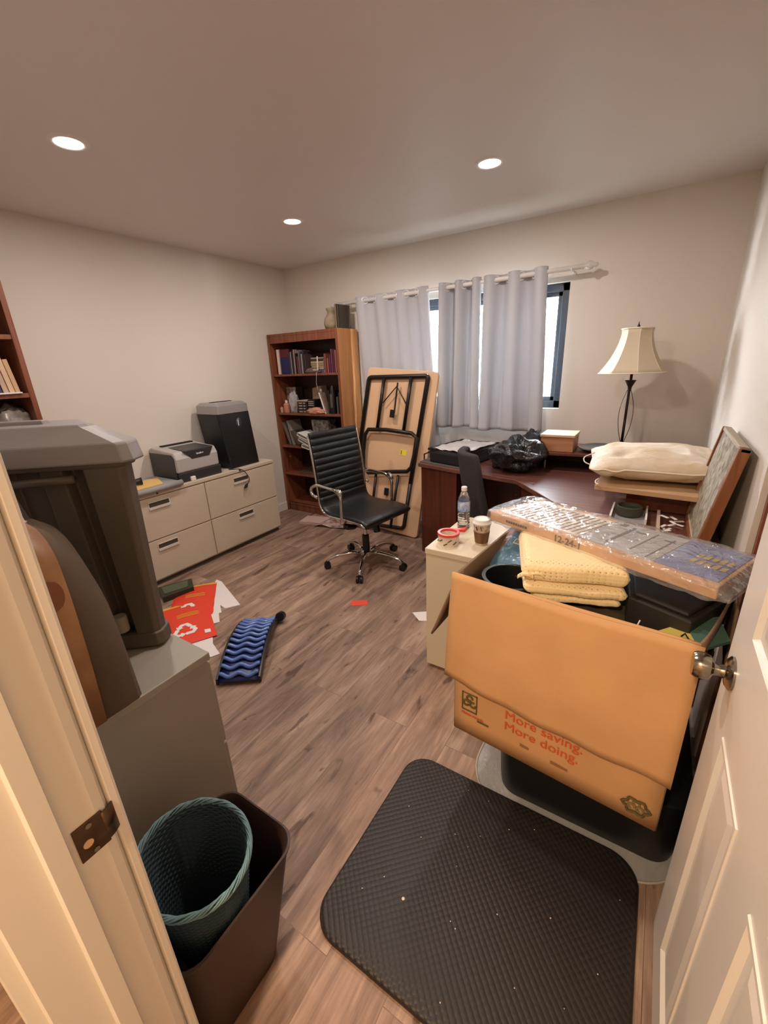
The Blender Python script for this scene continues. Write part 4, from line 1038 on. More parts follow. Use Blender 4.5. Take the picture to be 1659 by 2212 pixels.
for u0, v0, u1, v1 in ((.40, .05, .41, .21), (.47, .05, .474, .21), (.42, .18, .45, .19), (.36, .20, .38, .225), (.50, .18, .53, .185), (.52, .03, .524, .2)):
    k.hexa([fp(u0, v0, FZ1+.0022), fp(u1, v0, FZ1+.0022), fp(u1, v1, FZ1+.0022), fp(u0, v1, FZ1+.0022)], [fp(u0, v0, FZ1+.003), fp(u1, v0, FZ1+.003), fp(u1, v1, FZ1+.003), fp(u0, v1, FZ1+.003)])
obj('print_marks', k, mat('line_dark', (92, 84, 70), .6), g)
g = obj('printed_sheet', MB().hexa([fp(.548, .022, FZ1), fp(.690, .022, FZ1), fp(.690, .242, FZ1), fp(.548, .242, FZ1)], [fp(.548, .022, FZ1+.002), fp(.690, .022, FZ1+.002), fp(.690, .242, FZ1+.002), fp(.548, .242, FZ1+.002)]), mat('sheet_blue', (72, 84, 150), .35, var=.5, vscale=7, rgb2=(150, 162, 196)), t, label='blue printed sheet with gold lettering')
k = MB()
for q in range(5):
    for r_ in range(2):
        u = .600+q*.017; v_ = .085+r_*.045; h_ = .030+.004*(q % 2)
        k.hexa([fp(u, v_, FZ1+.0022), fp(u+.012, v_, FZ1+.0022), fp(u+.014, v_+h_, FZ1+.0022), fp(u+.002, v_+h_, FZ1+.0022)], [fp(u, v_, FZ1+.0032), fp(u+.012, v_, FZ1+.0032), fp(u+.014, v_+h_, FZ1+.0032), fp(u+.002, v_+h_, FZ1+.0032)])
obj('gold_lettering', k, mat('print_gold', (186, 160, 92), .5), g)
text('size_mark', '12-24-1', .030, tuple(fo+fu*.265-fv*.0015+Vector((0, 0, FZ0+.007))), fu, (0, 0, 1), mat('ink_brown', (70, 44, 26), .7), t, weight=.0006)
k = MB()
for q in range(9): k.hexa([fp(.075+q*.010, -.0015, FZ0+.012), fp(.082+q*.010, -.0015, FZ0+.012), fp(.082+q*.010, 0, FZ0+.012), fp(.075+q*.010, 0, FZ0+.012)], [fp(.075+q*.010, -.0015, FZ0+.020), fp(.082+q*.010, -.0015, FZ0+.020), fp(.082+q*.010, 0, FZ0+.020), fp(.075+q*.010, 0, FZ0+.020)])
obj('ink_mark', k, mat('ink_brown', (70, 44, 26), .7), t)
def wrapf(u, v):
    th = 2*PI*u
    e = .35
    cb = math.copysign(abs(math.cos(th))**e, math.cos(th)); sb = math.copysign(abs(math.sin(th))**e, math.sin(th))
    a = -.045+(FL+.075)*v
    pinch = 1-max(0, (0.06-v)/.06)**1.5*.75
    nn = noise.noise(Vector((a*22, cb*2.5, sb*2)))*.007+noise.noise(Vector((a*60, cb*6, sb*4)))*.003
    return fp(a, FWd/2+(FWd/2+.016+nn)*cb*pinch, (FZ0+FZ1)/2+(.026+nn)*sb*(pinch if v < .95 else max(.15, 1-(v-.95)*14)))
obj('film_wrap', MB().grid(wrapf, 64, 90, cu=True), film('pack_film', .15, bscale=16, bump=1.0, rough=.10), t, smooth=True, label='clear crinkled plastic film')

# ------------------------------------------------------------------ bottle, tape, cup on the cream cabinet
TZ = .677
t = thing('water_bottle', 'clear plastic water bottle with blue label and white cap', 'bottle', (-.765, 1.935, TZ))
PET = mat('pet_plastic', (235, 240, 242), .05, trans=.95)
prof = [(.026, 0), (.031, .004), (.031, .02)]
for i in range(5): prof += [(.029, .026+i*.014), (.0315, .033+i*.014)]
prof += [(.031, .10), (.031, .145), (.028, .165), (.018, .19), (.0125, .20), (.0125, .208)]
obj('bottle_body', MB().lathe(prof, (-.765, 1.935, TZ), 36), PET, t, smooth='auto')
obj('label', MB().lathe([(.0318, .098), (.0318, .150)], (-.765, 1.935, TZ), 36, cap=False), mat('label_blue', (88, 130, 200), .4, var=.6, vscale=30, rgb2=(225, 230, 240)), t, smooth=True)
obj('cap', MB().lathe([(.015, .204), (.015, .222), (.012, .225)], (-.765, 1.935, TZ), 24), PAPER, t, smooth='auto')
t = thing('tape_roll', 'clear packing tape roll with red plastic dispenser on the cream cabinet', 'tape', (-.752, 1.715, TZ))
obj('roll', MB().lathe([(.038, 0), (.050, 0), (.050, .048), (.038, .048), (.038, 0)], (-.752, 1.715, TZ), 36, cap=False), mat('tape_clear', (222, 206, 186), .15, coat=.5), t, smooth='auto')
k = MB()
for a0, z_ in ((-2.6, .018), (-2.0, .028), (-1.5, .012), (-1.1, .03), (-.6, .016), (-2.9, .034)):
    p = [(-.752+.0506*math.cos(a0+d), 1.715+.0506*math.sin(a0+d), TZ+z_+d*.03) for d in (-.12, 0, .12, .24)]
    k.tube(p, .0028, 5)
obj('printed_dash', k, mat('dash_dark', (70, 60, 60), .5), t)
obj('dispenser', MB().lathe([(.040, .049), (.0525, .049), (.0525, .060), (.040, .060), (.040, .049)], (-.752, 1.715, TZ), 36, cap=False), mat('red_plastic', (222, 70, 66), .35), t, smooth='auto', label='red plastic ring')
k = MB().hexa([(-.752+.02, 1.755, TZ+.049), (-.690, 1.765, TZ+.049), (-.690, 1.80, TZ+.049), (-.75, 1.768, TZ+.049)], [(-.732, 1.755, TZ+.060), (-.690, 1.765, TZ+.066), (-.690, 1.80, TZ+.066), (-.75, 1.768, TZ+.060)])
obj('dispenser_tongue', k, mat('red_plastic', (222, 70, 66), .35), t, bev=.002)
t = thing('coffee_cup', 'white paper coffee cup with white lid and brown sleeve on the cream cabinet', 'cup', (-.612, 1.78, TZ))
obj('cup_body', MB().lathe([(.028, 0), (.040, .105), (.041, .108)], (-.612, 1.78, TZ), 32), mat('cup_white', (222, 208, 190), .5, var=.35, vscale=45, rgb2=(170, 140, 110)), t, smooth='auto')
obj('sleeve', MB().lathe([(.0305, .012), (.0375, .068)], (-.612, 1.78, TZ), 32, cap=False), mat('sleeve_brown', (126, 92, 60), .8, var=.5, vscale=60, stretch=(1, 1, .1)), t, smooth=True)
obj('lid', MB().lathe([(.043, .106), (.044, .112), (.040, .116), (.037, .128), (.034, .130), (.030, .125)], (-.612, 1.78, TZ), 32), PAPER, t, smooth='auto')
k = MB()
for a0 in (-2.0, -1.4, -1.9):
    k.tube([(-.612+.0405*math.cos(a0), 1.78+.0405*math.sin(a0), TZ+.098), (-.612+.0395*math.cos(a0+.18), 1.78+.0395*math.sin(a0+.18), TZ+.080)], .0012, 5)
obj('pen_marks', k, BLKMAT, t)

# ------------------------------------------------------------------ corner desk
t = thing('corner_desk', 'dark cherry L-shaped corner desk under the window', 'desk', (-.6, 2.9, 0))
poly = [(-1.525, 2.870), (-.70, 2.665), (-.385, 2.290), (-.360, 1.80), (.300, 1.80), (.300, 3.48), (-1.525, 3.48)]
obj('desktop', MB().prism(poly, .730, .760), CHERRYT, t, bev=.004)
obj('pedestal', MB().prism([(-1.505, 2.885), (-1.17, 2.80), (-1.17, 3.46), (-1.505, 3.46)], 0, .73), CHERRY, t, bev=.002)
obj('modesty_panel', MB().box(-1.17, .28, 3.40, 3.42, .10, .73), CHERRY, t)
obj('side_panel', MB().box(-.34, .28, 1.82, 1.85, 0, .73), CHERRY, t)
obj('side_panel', MB().box(.26, .285, 1.85, 3.40, 0, .73), CHERRY, t)
obj('corner_leg', MB().prism([(-.66, 2.66), (-.40, 2.34), (-.38, 2.36), (-.64, 2.68)], .60, .73), CHERRY, t)
# hutch riser across the corner
r_ = thing('desk_riser', 'dark wood riser shelf in the corner of the desk behind the pillow', 'shelf', (-.2, 3.2, .76))
obj('shelf_board', MB().prism([(-.70, 2.98), (-.22, 3.02), (.28, 3.02), (.28, 3.30), (.28, 3.40), (-.70, 3.40)], .868, .888), CHERRY, r_, bev=.003)
obj('support', MB().box(-.695, -.675, 3.02, 3.38, .76, .868), CHERRY, r_)
obj('support', MB().box(-.22, -.20, 3.03, 3.38, .76, .868), CHERRY, r_)
obj('support', MB().box(.255, .275, 3.03, 3.38, .76, .868), CHERRY, r_)
obj('back_board', MB().box(-.67, .25, 3.37, 3.38, .76, .868), BKIN, r_)
# file tray with reddish front under the cardboard
r_ = thing('desk_organizer', 'low dark cherry cabinet on the desk under the cardboard and pillow', 'cabinet', (.08, 2.65, .76))
obj('body', MB().box(-.065, .24, 2.36, 2.98, .76, .868), CHERRY, r_, bev=.003)
obj('front_panel', MB().box(-.060, .200, 2.352, 2.36, .765, .865), mat('red_front', (92, 38, 22), .35), r_)
# things on desk
WOODB = wood('box_cedar', (160, 108, 76), (184, 132, 96), 'x', .5)
t = thing('wooden_box', 'light brown wooden box on the desk riser under the window', 'box', (-.53, 3.14, .888))
obj('body', MB().box(-.645, -.435, 3.035, 3.245, .888, .985), WOODB, t, bev=.003)
obj('lid', MB().box(-.652, -.430, 3.028, 3.25, .986, 1.004), wood('box_lid', (206, 168, 128), (222, 186, 146), 'x', .5), t, bev=.003)
t = thing('round_tray', 'dark round glass tray lying on the desk riser behind the wooden box', 'tray', (-.27, 3.16, .888))
obj('glass', MB().lathe([(.001, .004), (.11, .004), (.145, .018), (.150, .022), (.145, .026), (.11, .012), (.001, .012)], (-.275, 3.17, .888), 44, cap=False), mat('dark_glass', (60, 70, 74), .08, coat=.5), t, smooth='auto')
# table lamp
LX, LY, LZ = -.165, 3.235, .888
LB = mat('bronze', (44, 32, 30), .4, .5)
t = thing('table_lamp', 'table lamp with cream bell shade and dark bronze pole in the window corner', 'lamp', (LX, LY, LZ))
obj('base', MB().lathe([(.07, 0), (.072, .01), (.05, .02), (.014, .03)], (LX, LY, LZ), 32), LB, t, smooth='auto')
obj('pole', MB().tube([(LX, LY, LZ+.02), (LX, LY, 1.57)], .0085, 14), LB, t, smooth=True)
obj('candle_cup', MB().lathe([(.010, 1.275), (.013, 1.30), (.030, 1.335), (.034, 1.342), (.01, 1.342)], (LX, LY, 0), 24), LB, t, smooth='auto')
for s_ in (-1, 1):
    pts = [(LX+s_*.008, LY, 1.285), (LX+s_*.030, LY, 1.22), (LX+s_*.043, LY, 1.13), (LX+s_*.034, LY, 1.03), (LX+s_*.008, LY, .94)]
    obj('wire_loop', MB().tube(fillet(pts, .05), .0022, 6), LB, t, smooth=True)
SHD = mat('shade_cream', (226, 214, 190), .8, bump=.15, bscale=500, bdist=.001); make_translucent(SHD, .25, (.9, .8, .65))
def shade(hr, z_): # bell with 6 soft panels
    return [(LX+hr*(1-.05*math.cos(3*a*2)**2*0+.0)*math.cos(a)*(1 if True else 0), LY+hr*math.sin(a), z_) for a in [2*PI*k/48 for k in range(48)]]
def shadeoct(hr, z_):
    o = []
    for k in range(8):
        a0 = 2*PI*(k+.28)/8; a1 = 2*PI*(k+1.28)/8
        for q in range(4):
            p0 = Vector((math.cos(a0), math.sin(a0), 0)); p1 = Vector((math.cos(a1), math.sin(a1), 0)); p = p0.lerp(p1, q/4)*hr
            o.append((LX+p.x, LY+p.y, z_))
    return o
SZ0, SZ1 = 1.388, 1.648
shp = []
for i in range(11):
    k_ = i/10; shp.append(shadeoct(.193-.108*(1-(1-k_)**1.9)+.004*(k_ > .95), SZ0+(SZ1-SZ0)*k_))
obj('lamp_shade', MB().loft(shp, cap=False), SHD, t, solid=.003, smooth='auto')
TR = mat('shade_trim', (236, 228, 208), .8)
obj('shade_trim', MB().tube(shp[0], .004, 6, closed=True), TR, t, smooth=True)
obj('shade_trim', MB().tube(shp[-1], .005, 6, closed=True), TR, t, smooth=True)
for k_ in range(8):
    obj('shade_rib', MB().tube([r[k_*4] for r in shp], .0022, 5), TR, t, smooth=True)
obj('harp', MB().tube([(LX-.085, LY, SZ1-.006), (LX, LY, SZ1-.004), (LX+.085, LY, SZ1-.006)], .0025, 6), LB, t)
obj('finial', MB().lathe([(.004, 1.64), (.010, 1.652), (.009, 1.662), (.003, 1.675), (.001, 1.688)], (LX, LY, 0), 16), LB, t, smooth=True)

# pillow and cardboard sheet
t = obj('cardboard_sheet', MB().hexa([(-.205, 2.250, .8685), (.215, 2.215, .8685), (.262, 2.90, .8685), (-.19, 2.90, .8685)], [(-.205, 2.250, .893), (.215, 2.215, .893), (.262, 2.90, .902), (-.19, 2.90, .902)]), mat('sheet_board', (196, 160, 122), .8, var=.1), bev=.003)
tag(t, 'folded flat cardboard sheet under the cream pillow', 'cardboard')
PIL = mat('pillow_cover', (232, 228, 216), .9, bump=.45, bscale=14, var=1, vscale=3.2, rgb2=(204, 182, 150), bdist=.02)  # cream mottled with tan by noise
t = thing('pillow', 'mottled cream pillow lying on the cardboard at the right of the desk', 'pillow', (.03, 2.55, .90))
def pil(u, v):
    th = 2*PI*u; ph = PI*(v-.5)
    e = .30
    ex = math.copysign(abs(math.cos(th))**e, math.cos(th)); ey = math.copysign(abs(math.sin(th))**e, math.sin(th))
    rr_ = math.cos(ph)**.55
    corner = (abs(ex)*abs(ey))**2
    zz_ = math.sin(ph)*.078*(1-.6*corner*rr_)
    n_ = noise.noise(Vector((ex*2*rr_, ey*2*rr_, ph)))*.014+noise.noise(Vector((ex*6*rr_, ey*5*rr_, ph*2)))*.006
    sp_ = 1+.10*corner
    x_ = ex*.278*rr_*sp_; y_ = ey*.262*rr_*sp_
    a = math.radians(6)
    zb = .972+zz_*.92+n_*1.5
    return (.022+x_*math.cos(a)-y_*math.sin(a), 2.545+x_*math.sin(a)+y_*math.cos(a), max(zb, .905))
obj('cushion', MB().grid(pil, 84, 40, cu=True), PIL, t, smooth=True)
obj('seam', MB().tube([pil(k_/80, .5) for k_ in range(80)], .004, 6, closed=True), mat('seam_cream', (226, 214, 190), .9), t, smooth=True)
for i, pts in enumerate(([(-.235, 2.40, .955), (-.285, 2.42, .965), (-.295, 2.46, .985), (-.25, 2.52, 1.0)], [(-.19, 2.262, .925), (-.205, 2.25, .915), (-.20, 2.235, .905), (-.185, 2.225, .905)])):
    obj('tie_string', MB().tube(fillet(pts, .03), .003, 6), PAPER, t, smooth=True)

# framed picture leaning against the right wall
t = thing('framed_picture', 'framed picture with mottled grey backing leaning on the right wall above the desk', 'picture', (.25, 2.05, .76))
lo = [(.170, 1.86), (.150, 2.36)]; 
def lp3(v, h_): # v 0..1 near->far; h 0..1 up
    x_ = .205+.068*h_ ; return Vector((x_, 1.80+.54*v, .762+.425*h_))
nrm = Vector((-.44, 0, .068)).normalized()
def slabp(v0, v1, h0, h1, d0, d1):
    a = [lp3(v0, h0), lp3(v1, h0), lp3(v1, h1), lp3(v0, h1)]
    return MB().hexa([p+nrm*d0 for p in a], [p+nrm*d1 for p in a])
obj('backing', slabp(.02, .98, .03, .98, .0, .010), mat('mottled', (176, 166, 146), .8, var=1, vscale=34, rgb2=(116, 106, 90)), t)
fm = wood('frame_wood', (116, 68, 38), (150, 96, 58), 'z', .4)
for a in ((0, .07, 0, 1), (.96, 1, 0, 1), (0, 1, 0, .05)):
    obj('frame_rail', slabp(a[0], a[1], a[2], a[3], -.016, .018), fm, t, bev=.003)
obj('frame_rail', slabp(0, 1, .965, 1, -.016, .014), mat('mottled_pale', (170, 160, 142), .8), t, bev=.003)

# suitcase (open, black) on the desk left
t = thing('garment_bag', 'black soft suitcase with clear plastic cover on the left of the desk', 'suitcase', (-1.25, 3.1, .76))
q = [(-1.455, 2.92), (-1.115, 2.82), (-1.02, 3.32), (-1.36, 3.38)]
obj('body', MB().prism(q, .762, .86), mat('bag_black', (24, 24, 25), .6), t, bev=.02, seg=3)
q2 = [(-1.435, 2.94), (-1.135, 2.845), (-1.04, 3.30), (-1.345, 3.36)]
k = MB().grid(lambda a, b_: tuple(((Vector(q2[0]).lerp(Vector(q2[1]), a)).lerp(Vector(q2[3]).lerp(Vector(q2[2]), a), b_)).to_3d()+Vector((0, 0, .873+.012*math.sin(PI*a)*math.sin(PI*b_)+.012*noise.noise(Vector((a*5, b_*5, 0)))))), 24, 24)
obj('plastic_cover', k, mat('frosted', (196, 194, 194), .3, bump=.8, bscale=25, bdist=.01), t, smooth=True, solid=.002, label='frosted plastic cover')
obj('rim', MB().tube([(p[0], p[1], .868) for p in q], .009, 8, closed=True), BLKPL, t, smooth=True)
obj('strap', MB().tube([(-1.455, 2.95, .84), (-1.50, 2.93, .82), (-1.51, 2.95, .775)], .006, 6), BLKPL, t, smooth=True)
tag(obj('grey_cloth', MB().prism([(-1.525, 2.90), (-1.14, 2.795), (-1.10, 2.86), (-1.10, 3.40), (-1.52, 3.40)], .7602, .7655), mat('cloth_charcoal', (84, 78, 74), .7, bump=.4, bscale=30)), 'dark grey cloth spread on the desk under the black suitcase', 'cloth')
GB = mat('bag_glossy', (22, 24, 26), .28, bump=.9, bscale=11, bdist=.05)
blob('garbage_bag', (-.78, 2.90, .855), (.185, .14, .115), (0, 0, 0), 'crumpled glossy black plastic bag on the desk beside the suitcase', 'bag', 6, .5, m_=GB, freq=1.25, nu=72, nv=44)
blob('hat', (-.735, 3.20, .865), (.11, .09, .13), (0, 0, 0), 'rounded black cap shaped bundle behind the plastic bag on the desk', 'bag', 2, .2, m_=mat('navy_black', (22, 24, 32), .7), nu=40, nv=24)
# right wing items
t = thing('dark_canister', 'round dark green tin on the right wing of the desk', 'tin', (-.04, 2.235, .76))
obj('tin', MB().lathe([(.052, 0), (.055, .004), (.055, .044), (.050, .046), (.048, .030), (.001, .028)], (-.040, 2.235, .768), 36), mat('tin_green', (62, 62, 50), .6), t, smooth='auto')
t = thing('white_tray', 'pale letter tray under the dark round tin', 'tray', (-.04, 2.24, .76))
obj('tray_base', MB().box(-.115, .035, 2.12, 2.34, .7605, .766), mat('tray_grey', (150, 150, 150), .4), t)
for x_ in (-.115, .029): obj('tray_rail', MB().box(x_, x_+.008, 2.12, 2.34, .766, .790), PAPER, t)
t = thing('white_tray', 'pale open tray of paper scraps right of the dark tin', 'tray', (.12, 2.1, .76))
for x_ in (.075, .195): obj('tray_rail', MB().box(x_, x_+.012, 1.98, 2.30, .7605, .790), mat('rail_tan', (196, 176, 156), .5), t)
for i in range(10):
    x_, y_ = random.uniform(.10, .17), random.uniform(2.0, 2.22); a = random.uniform(0, 3)
    k = MB().box(-.02, .02, -.006, .006, 0, .003); k.xf(Matrix.Translation((x_, y_, .761+i*.0032)) @ Matrix.Rotation(a, 4, 'Z'))
    tag(obj('paper_scrap', k, PAPER), 'small white paper scrap in the tray on the right desk wing', 'paper', 'paper scraps in the desk tray')
tag(obj('wood_panel_piece', MB().box(.212, .262, 1.86, 2.30, .7605, .772), mat('pinkish_board', (170, 140, 122), .5)), 'pinkish brown board lying on the desk against the framed picture', 'board')
tag(obj('pen', MB().tube([(-.60, 2.62, .764), (-.575, 2.60, .764)], .0035, 8), mat('pen_grey', (120, 120, 130), .4)), 'short grey pen on the bare desk surface', 'pen')

# ------------------------------------------------------------------ dark task chair at the desk
t = thing('task_chair', 'dark fabric office chair with tall curved back tucked at the corner desk', 'chair', (-.80, 2.30, 0))
FC = mat('chair_fabric', (44, 42, 44), .9, bump=.3, bscale=400, bdist=.001)
ca = math.radians(-58)
def cpt(a, b_, z_): return (-.800+a*math.cos(ca)-b_*math.sin(ca), 2.42+a*math.sin(ca)+b_*math.cos(ca), z_)
def cb_(u, v):
    a = (u-.5)*.37; z_ = .52+.48*v
    w2 = 1-.25*v**6-.12*(1-v)**4
    return cpt(a*w2, -.12+.10*(abs(u-.5)*2)**2*.6-.06*math.sin(PI*v)*.6-.10*v**2+.05, z_)
o_ = obj('backrest', MB().grid(cb_, 20, 22), FC, t, smooth=True, solid=.05)
bvl = o_.modifiers.new('b', 'BEVEL'); bvl.width = .02; bvl.segments = 3
obj('seat', MB().loft([[cpt(p[0], p[1], z_) for p in rrect(-.23+i, .23-i, -.10+i, .36-i, .08)] for i, z_ in ((.02, .43), (0, .45), (0, .49), (.03, .505))]), FC, t, smooth='auto')
obj('back_bar', MB().tube(fillet([cpt(0, .05, .43), cpt(0, -.13, .43), cpt(0, -.13, .62)], .05), .02, 10), BLKPL, t, smooth=True)
obj('column', MB().tube([cpt(0, .12, .10), cpt(0, .12, .44)], .025, 16), BLKPL, t, smooth=True)
for i in range(5):
    a = 2*PI*i/5+.3; e_ = (.26*math.cos(a), .12+.26*math.sin(a))
    lg = obj('leg', MB().tube([cpt(0, .12, .10), cpt(e_[0], e_[1], .065)], [.022, .014], 10), BLKPL, t, smooth=True)
    obj('caster', MB().tube([cpt(e_[0]-.012, e_[1], .027), cpt(e_[0]+.012, e_[1], .027)], .026, 16), BLKPL, lg, smooth='auto')

# ------------------------------------------------------------------ ribbed black executive chair
HX, HY = -1.785, 2.468
t = thing('office_chair', 'black ribbed leather office chair with chrome arms in the middle of the room', 'chair', (HX, HY, 0))
LEA = mat('black_leather', (26, 27, 28), .38, bump=.25, bscale=90, bdist=.002)
fA = math.radians(-9)
Fd = Vector((math.cos(fA), math.sin(fA), 0)); Wd = Vector((-math.sin(fA), math.cos(fA), 0))
def hp(f_, w2, z_): p = Vector((HX, HY, z_))+Fd*f_+Wd*w2; return p
# one continuous profile: seat front -> seat -> curve -> back
core = [(.255, .440), (.22, .462), (.10, .468), (0, .464), (-.12, .460), (-.19, .480), (-.215, .53), (-.222, .62), (-.235, .76), (-.255, .90), (-.285, 1.055)]
prof = fillet([Vector((a, 0, z_)) for a, z_ in core], .05, 5)
# resample by length
ds = [0]
for a, b_ in zip(prof, prof[1:]): ds.append(ds[-1]+(b_-a).length)
def samp(s_):
    s_ = max(0, min(s_, ds[-1]-1e-6))
    for i in range(len(ds)-1):
        if ds[i+1] >= s_:
            k_ = (s_-ds[i])/max(1e-9, ds[i+1]-ds[i]); p = prof[i].lerp(prof[i+1], k_); n_ = (prof[i+1]-prof[i]).normalized(); return p, Vector((n_.z, 0, -n_.x))
    return prof[-1], Vector((0, 0, 1))
TL = ds[-1]; NR = 10; RIB0 = TL*.53
def cush(s0, s1, hw, th, ribs):
    n = max(24, ribs*9)
    k = MB()
    def f(u, v):
        s_ = s0+(s1-s0)*u; p, n_ = samp(s_)
        rib = 1.0
        if ribs: rib = .30+.70*abs(math.sin(PI*u*ribs))**.5
        th_ = 2*PI*v
        e = .4
        cw = math.copysign(abs(math.cos(th_))**e, math.cos(th_)); cn = math.copysign(abs(math.sin(th_))**e, math.sin(th_))
        q = p+n_*(th*.5*cn*rib)
        return tuple(hp(q.x, hw*cw, q.z))
    V = [[k.v(f(i/n, j/28)) for j in range(28)] for i in range(n+1)]
    for i in range(n):
        for j in range(28): k.bm.faces.new((V[i][j], V[i][(j+1) % 28], V[i+1][(j+1) % 28], V[i+1][j]))
    k.bm.faces.new(V[0]); k.bm.faces.new(V[-1][::-1]); return k
obj('backrest', cush(RIB0, TL, .240, .038, NR), LEA, t, smooth=True)
obj('seat', cush(0, RIB0+.002, .248, .046, 0), LEA, t, smooth=True)
for s_ in (-1, 1):
    pts = []
    for i in range(36):
        p, n_ = samp(.01+(TL-.02)*i/35); pts.append(hp(p.x, s_*.249, p.z-.008))
    obj('side_rail', MB().tube(pts, .0085, 8), CHROME, t, smooth=True)
    # arm loop
    w2 = s_*.276
    pts = fillet([hp(-.205, w2, .590), hp(-.265, w2, .605), hp(-.270, w2, .655), hp(-.20, w2, .690), hp(.0, w2, .680), hp(.055, w2, .640), hp(.045, w2, .435), hp(.02, w2*.93, .425)], .05, 6)
    arm = obj('armrest', MB().tube(pts, .0115, 10), CHROME, t, smooth=True)
    obj('arm_joint', MB().tube([hp(.02, w2, .685), hp(.045, w2, .672), hp(.058, w2, .645)], .017, 10), CHROME, arm, smooth=True)
    obj('arm_bolt', MB().tube([hp(.045, w2*1.03, .445), hp(.045, w2*.86, .445)], .012, 10), CHROME, arm, smooth=True)
obj('seat_plate', MB().hexa([hp(-.12, -.09, .405), hp(.12, -.09, .405), hp(.12, .09, .405), hp(-.12, .09, .405)], [hp(-.16, -.12, .44), hp(.17, -.12, .44), hp(.17, .12, .44), hp(-.16, .12, .44)]), BLKPL, t, bev=.01)
obj('tilt_housing', MB().hexa([hp(-.03, -.05, .34), hp(.10, -.05, .34), hp(.10, .05, .34), hp(-.03, .05, .34)], [hp(-.07, -.07, .405), hp(.15, -.07, .405), hp(.15, .07, .405), hp(-.07, .07, .405)]), BLKPL, t, bev=.012)
obj('tilt_knob', MB().tube([hp(.13, -.02, .40), hp(.145, -.02, .315)], .026, 14), BLKPL, t, smooth='auto', bev=.004)
obj('lever', MB().tube([hp(.02, -.05, .385), hp(.02, -.14, .365), hp(.02, -.20, .385), hp(.02, -.225, .40)], [.010, .020, .024, .020], 10), BLKPL, t, smooth=True)
obj('gas_lift', MB().lathe([(.014, .24), (.014, .36)], (HX, HY, 0), 20), CHROME, t, smooth='auto')
obj('column', MB().lathe([(.030, .095), (.027, .25), (.020, .255)], (HX, HY, 0), 24), BLKPL, t, smooth='auto')
obj('hub', MB().lathe([(.030, .075), (.045, .085), (.045, .115), (.032, .125)], (HX, HY, 0), 24), CHROME, t, smooth='auto')
for i in range(5):
    a = math.radians(6.5+72*i); dx, dy = math.cos(a), math.sin(a)
    R_ = lambda r_, z_: (HX+dx*r_, HY+dy*r_, z_)
    k = MB()
    secs = []
    for r_, z_, w2, h_ in ((.03, .10, .020, .016), (.12, .113, .018, .014), (.22, .102, .014, .012), (.285, .080, .012, .010), (.315, .062, .010, .008)):
        c_ = Vector(R_(r_, z_)); sd = Vector((-dy, dx, 0))
        secs.append([tuple(c_+sd*w2*math.cos(q*PI/5)+Vector((0, 0, 1))*h_*math.sin(q*PI/5)) for q in range(10)])
    k.loft(secs); lg = obj('base_leg', k, CHROME, t, smooth=True)
    cs = MB()
    for s_ in (-1, 1):
        c_ = Vector(R_(.315, .026)); sd = Vector((-dy, dx, 0)); cs.tube([c_+sd*s_*.006, c_+sd*s_*.024], .026, 18)
    cs.tube([R_(.315, .03), R_(.315, .062)], .010, 10)
    obj('caster', cs, BLKPL, lg, smooth='auto')

# ------------------------------------------------------------------ folding table leaning on the curtain
TN = math.hypot(1.42, .19)
tv = Vector((0, .19, 1.42)).normalized(); tu = Vector((1, 0, 0)); tn = tu.cross(tv)   # tn points -y/up (towards the room)
tilt = math.radians(5.0)
tu2 = tu*math.cos(tilt)-tv*math.sin(tilt); tv2 = tv*math.cos(tilt)+tu*math.sin(tilt)
TO = Vector((-1.665, 3.085, 0.004))     # bottom right corner
# local (a: left from the right edge, negative; s: up), d: towards the room
def tp(a, s_, d=0): return TO+tu2*a+tv2*s_+tn*d
TW, TLn = .695, 1.440
t = thing('folding_table', 'tan folding table with black steel legs leaning upright against the curtain', 'table', tuple(tp(-.3, 0)))
TANB = mat('table_board', (222, 184, 146), .6, var=.06, vscale=4)
RED = [tp(p[0], p[1], 0) for p in rrect(-TW, 0, 0, TLn, .035)]
obj('tabletop', MB().prism3(RED, -tn*.030), TANB, t, bev=.003)
BROWN = mat('black_tube', (36, 30, 28), .35, .4)
P_ = lambda x_, s_: None
# helper: absolute (x, s) measured on the plane -> local a, s
def ax(x_, s_, d=.0):
    p = Vector((x_, 3.11+.19*s_/TN, s_*1.42/TN)); r_ = p-TO; return tuple(tp(r_.dot(tu2), r_.dot(tv2), d))
obj('apron_frame', MB().tube(fillet([ax(-2.325, .62, .014), ax(-2.212, 1.405, .014), ax(-1.622, 1.405, .014), ax(-1.745, .50, .014)], .03), .020, 10), BROWN, t, smooth=True)
obj('apron_frame', MB().tube(fillet([ax(-1.745, .50, .014), ax(-1.795, .075, .014), ax(-2.34, .055, .014), ax(-2.325, .62, .014)], .04), .018, 10), BROWN, t, smooth=True)
for x_, x2 in ((-2.043, -2.10), (-1.774, -1.826)):
    obj('leg', MB().tube([ax(x_, 1.395, .030), ax(x2, .96, .030)], .0155, 10), BROWN, t, smooth=True)
for x_, x2 in ((-1.865, -1.925), (-2.10, -2.15)):
    obj('leg', MB().tube([ax(x_, .56, .030), ax(x2, .07, .030)], .0125, 10), BROWN, t, smooth=True)
obj('leg_loop', MB().tube([Vector(ax(x_, s_, .042)) for x_, s_ in [(-2.225, .90), (-2.19, .95), (-2.0, .955), (-1.74, .935), (-1.69, .90), (-1.705, .75), (-1.728, .645), (-1.77, .605), (-1.95, .585), (-2.18, .555), (-2.235, .60), (-2.24, .75)]], .0185, 10, closed=True), BROWN, t, smooth=True)
obj('brace', MB().tube([ax(-2.045, 1.185, .036), ax(-1.908, 1.325, .036), ax(-1.812, 1.18, .036)], .0055, 6), BROWN, t)
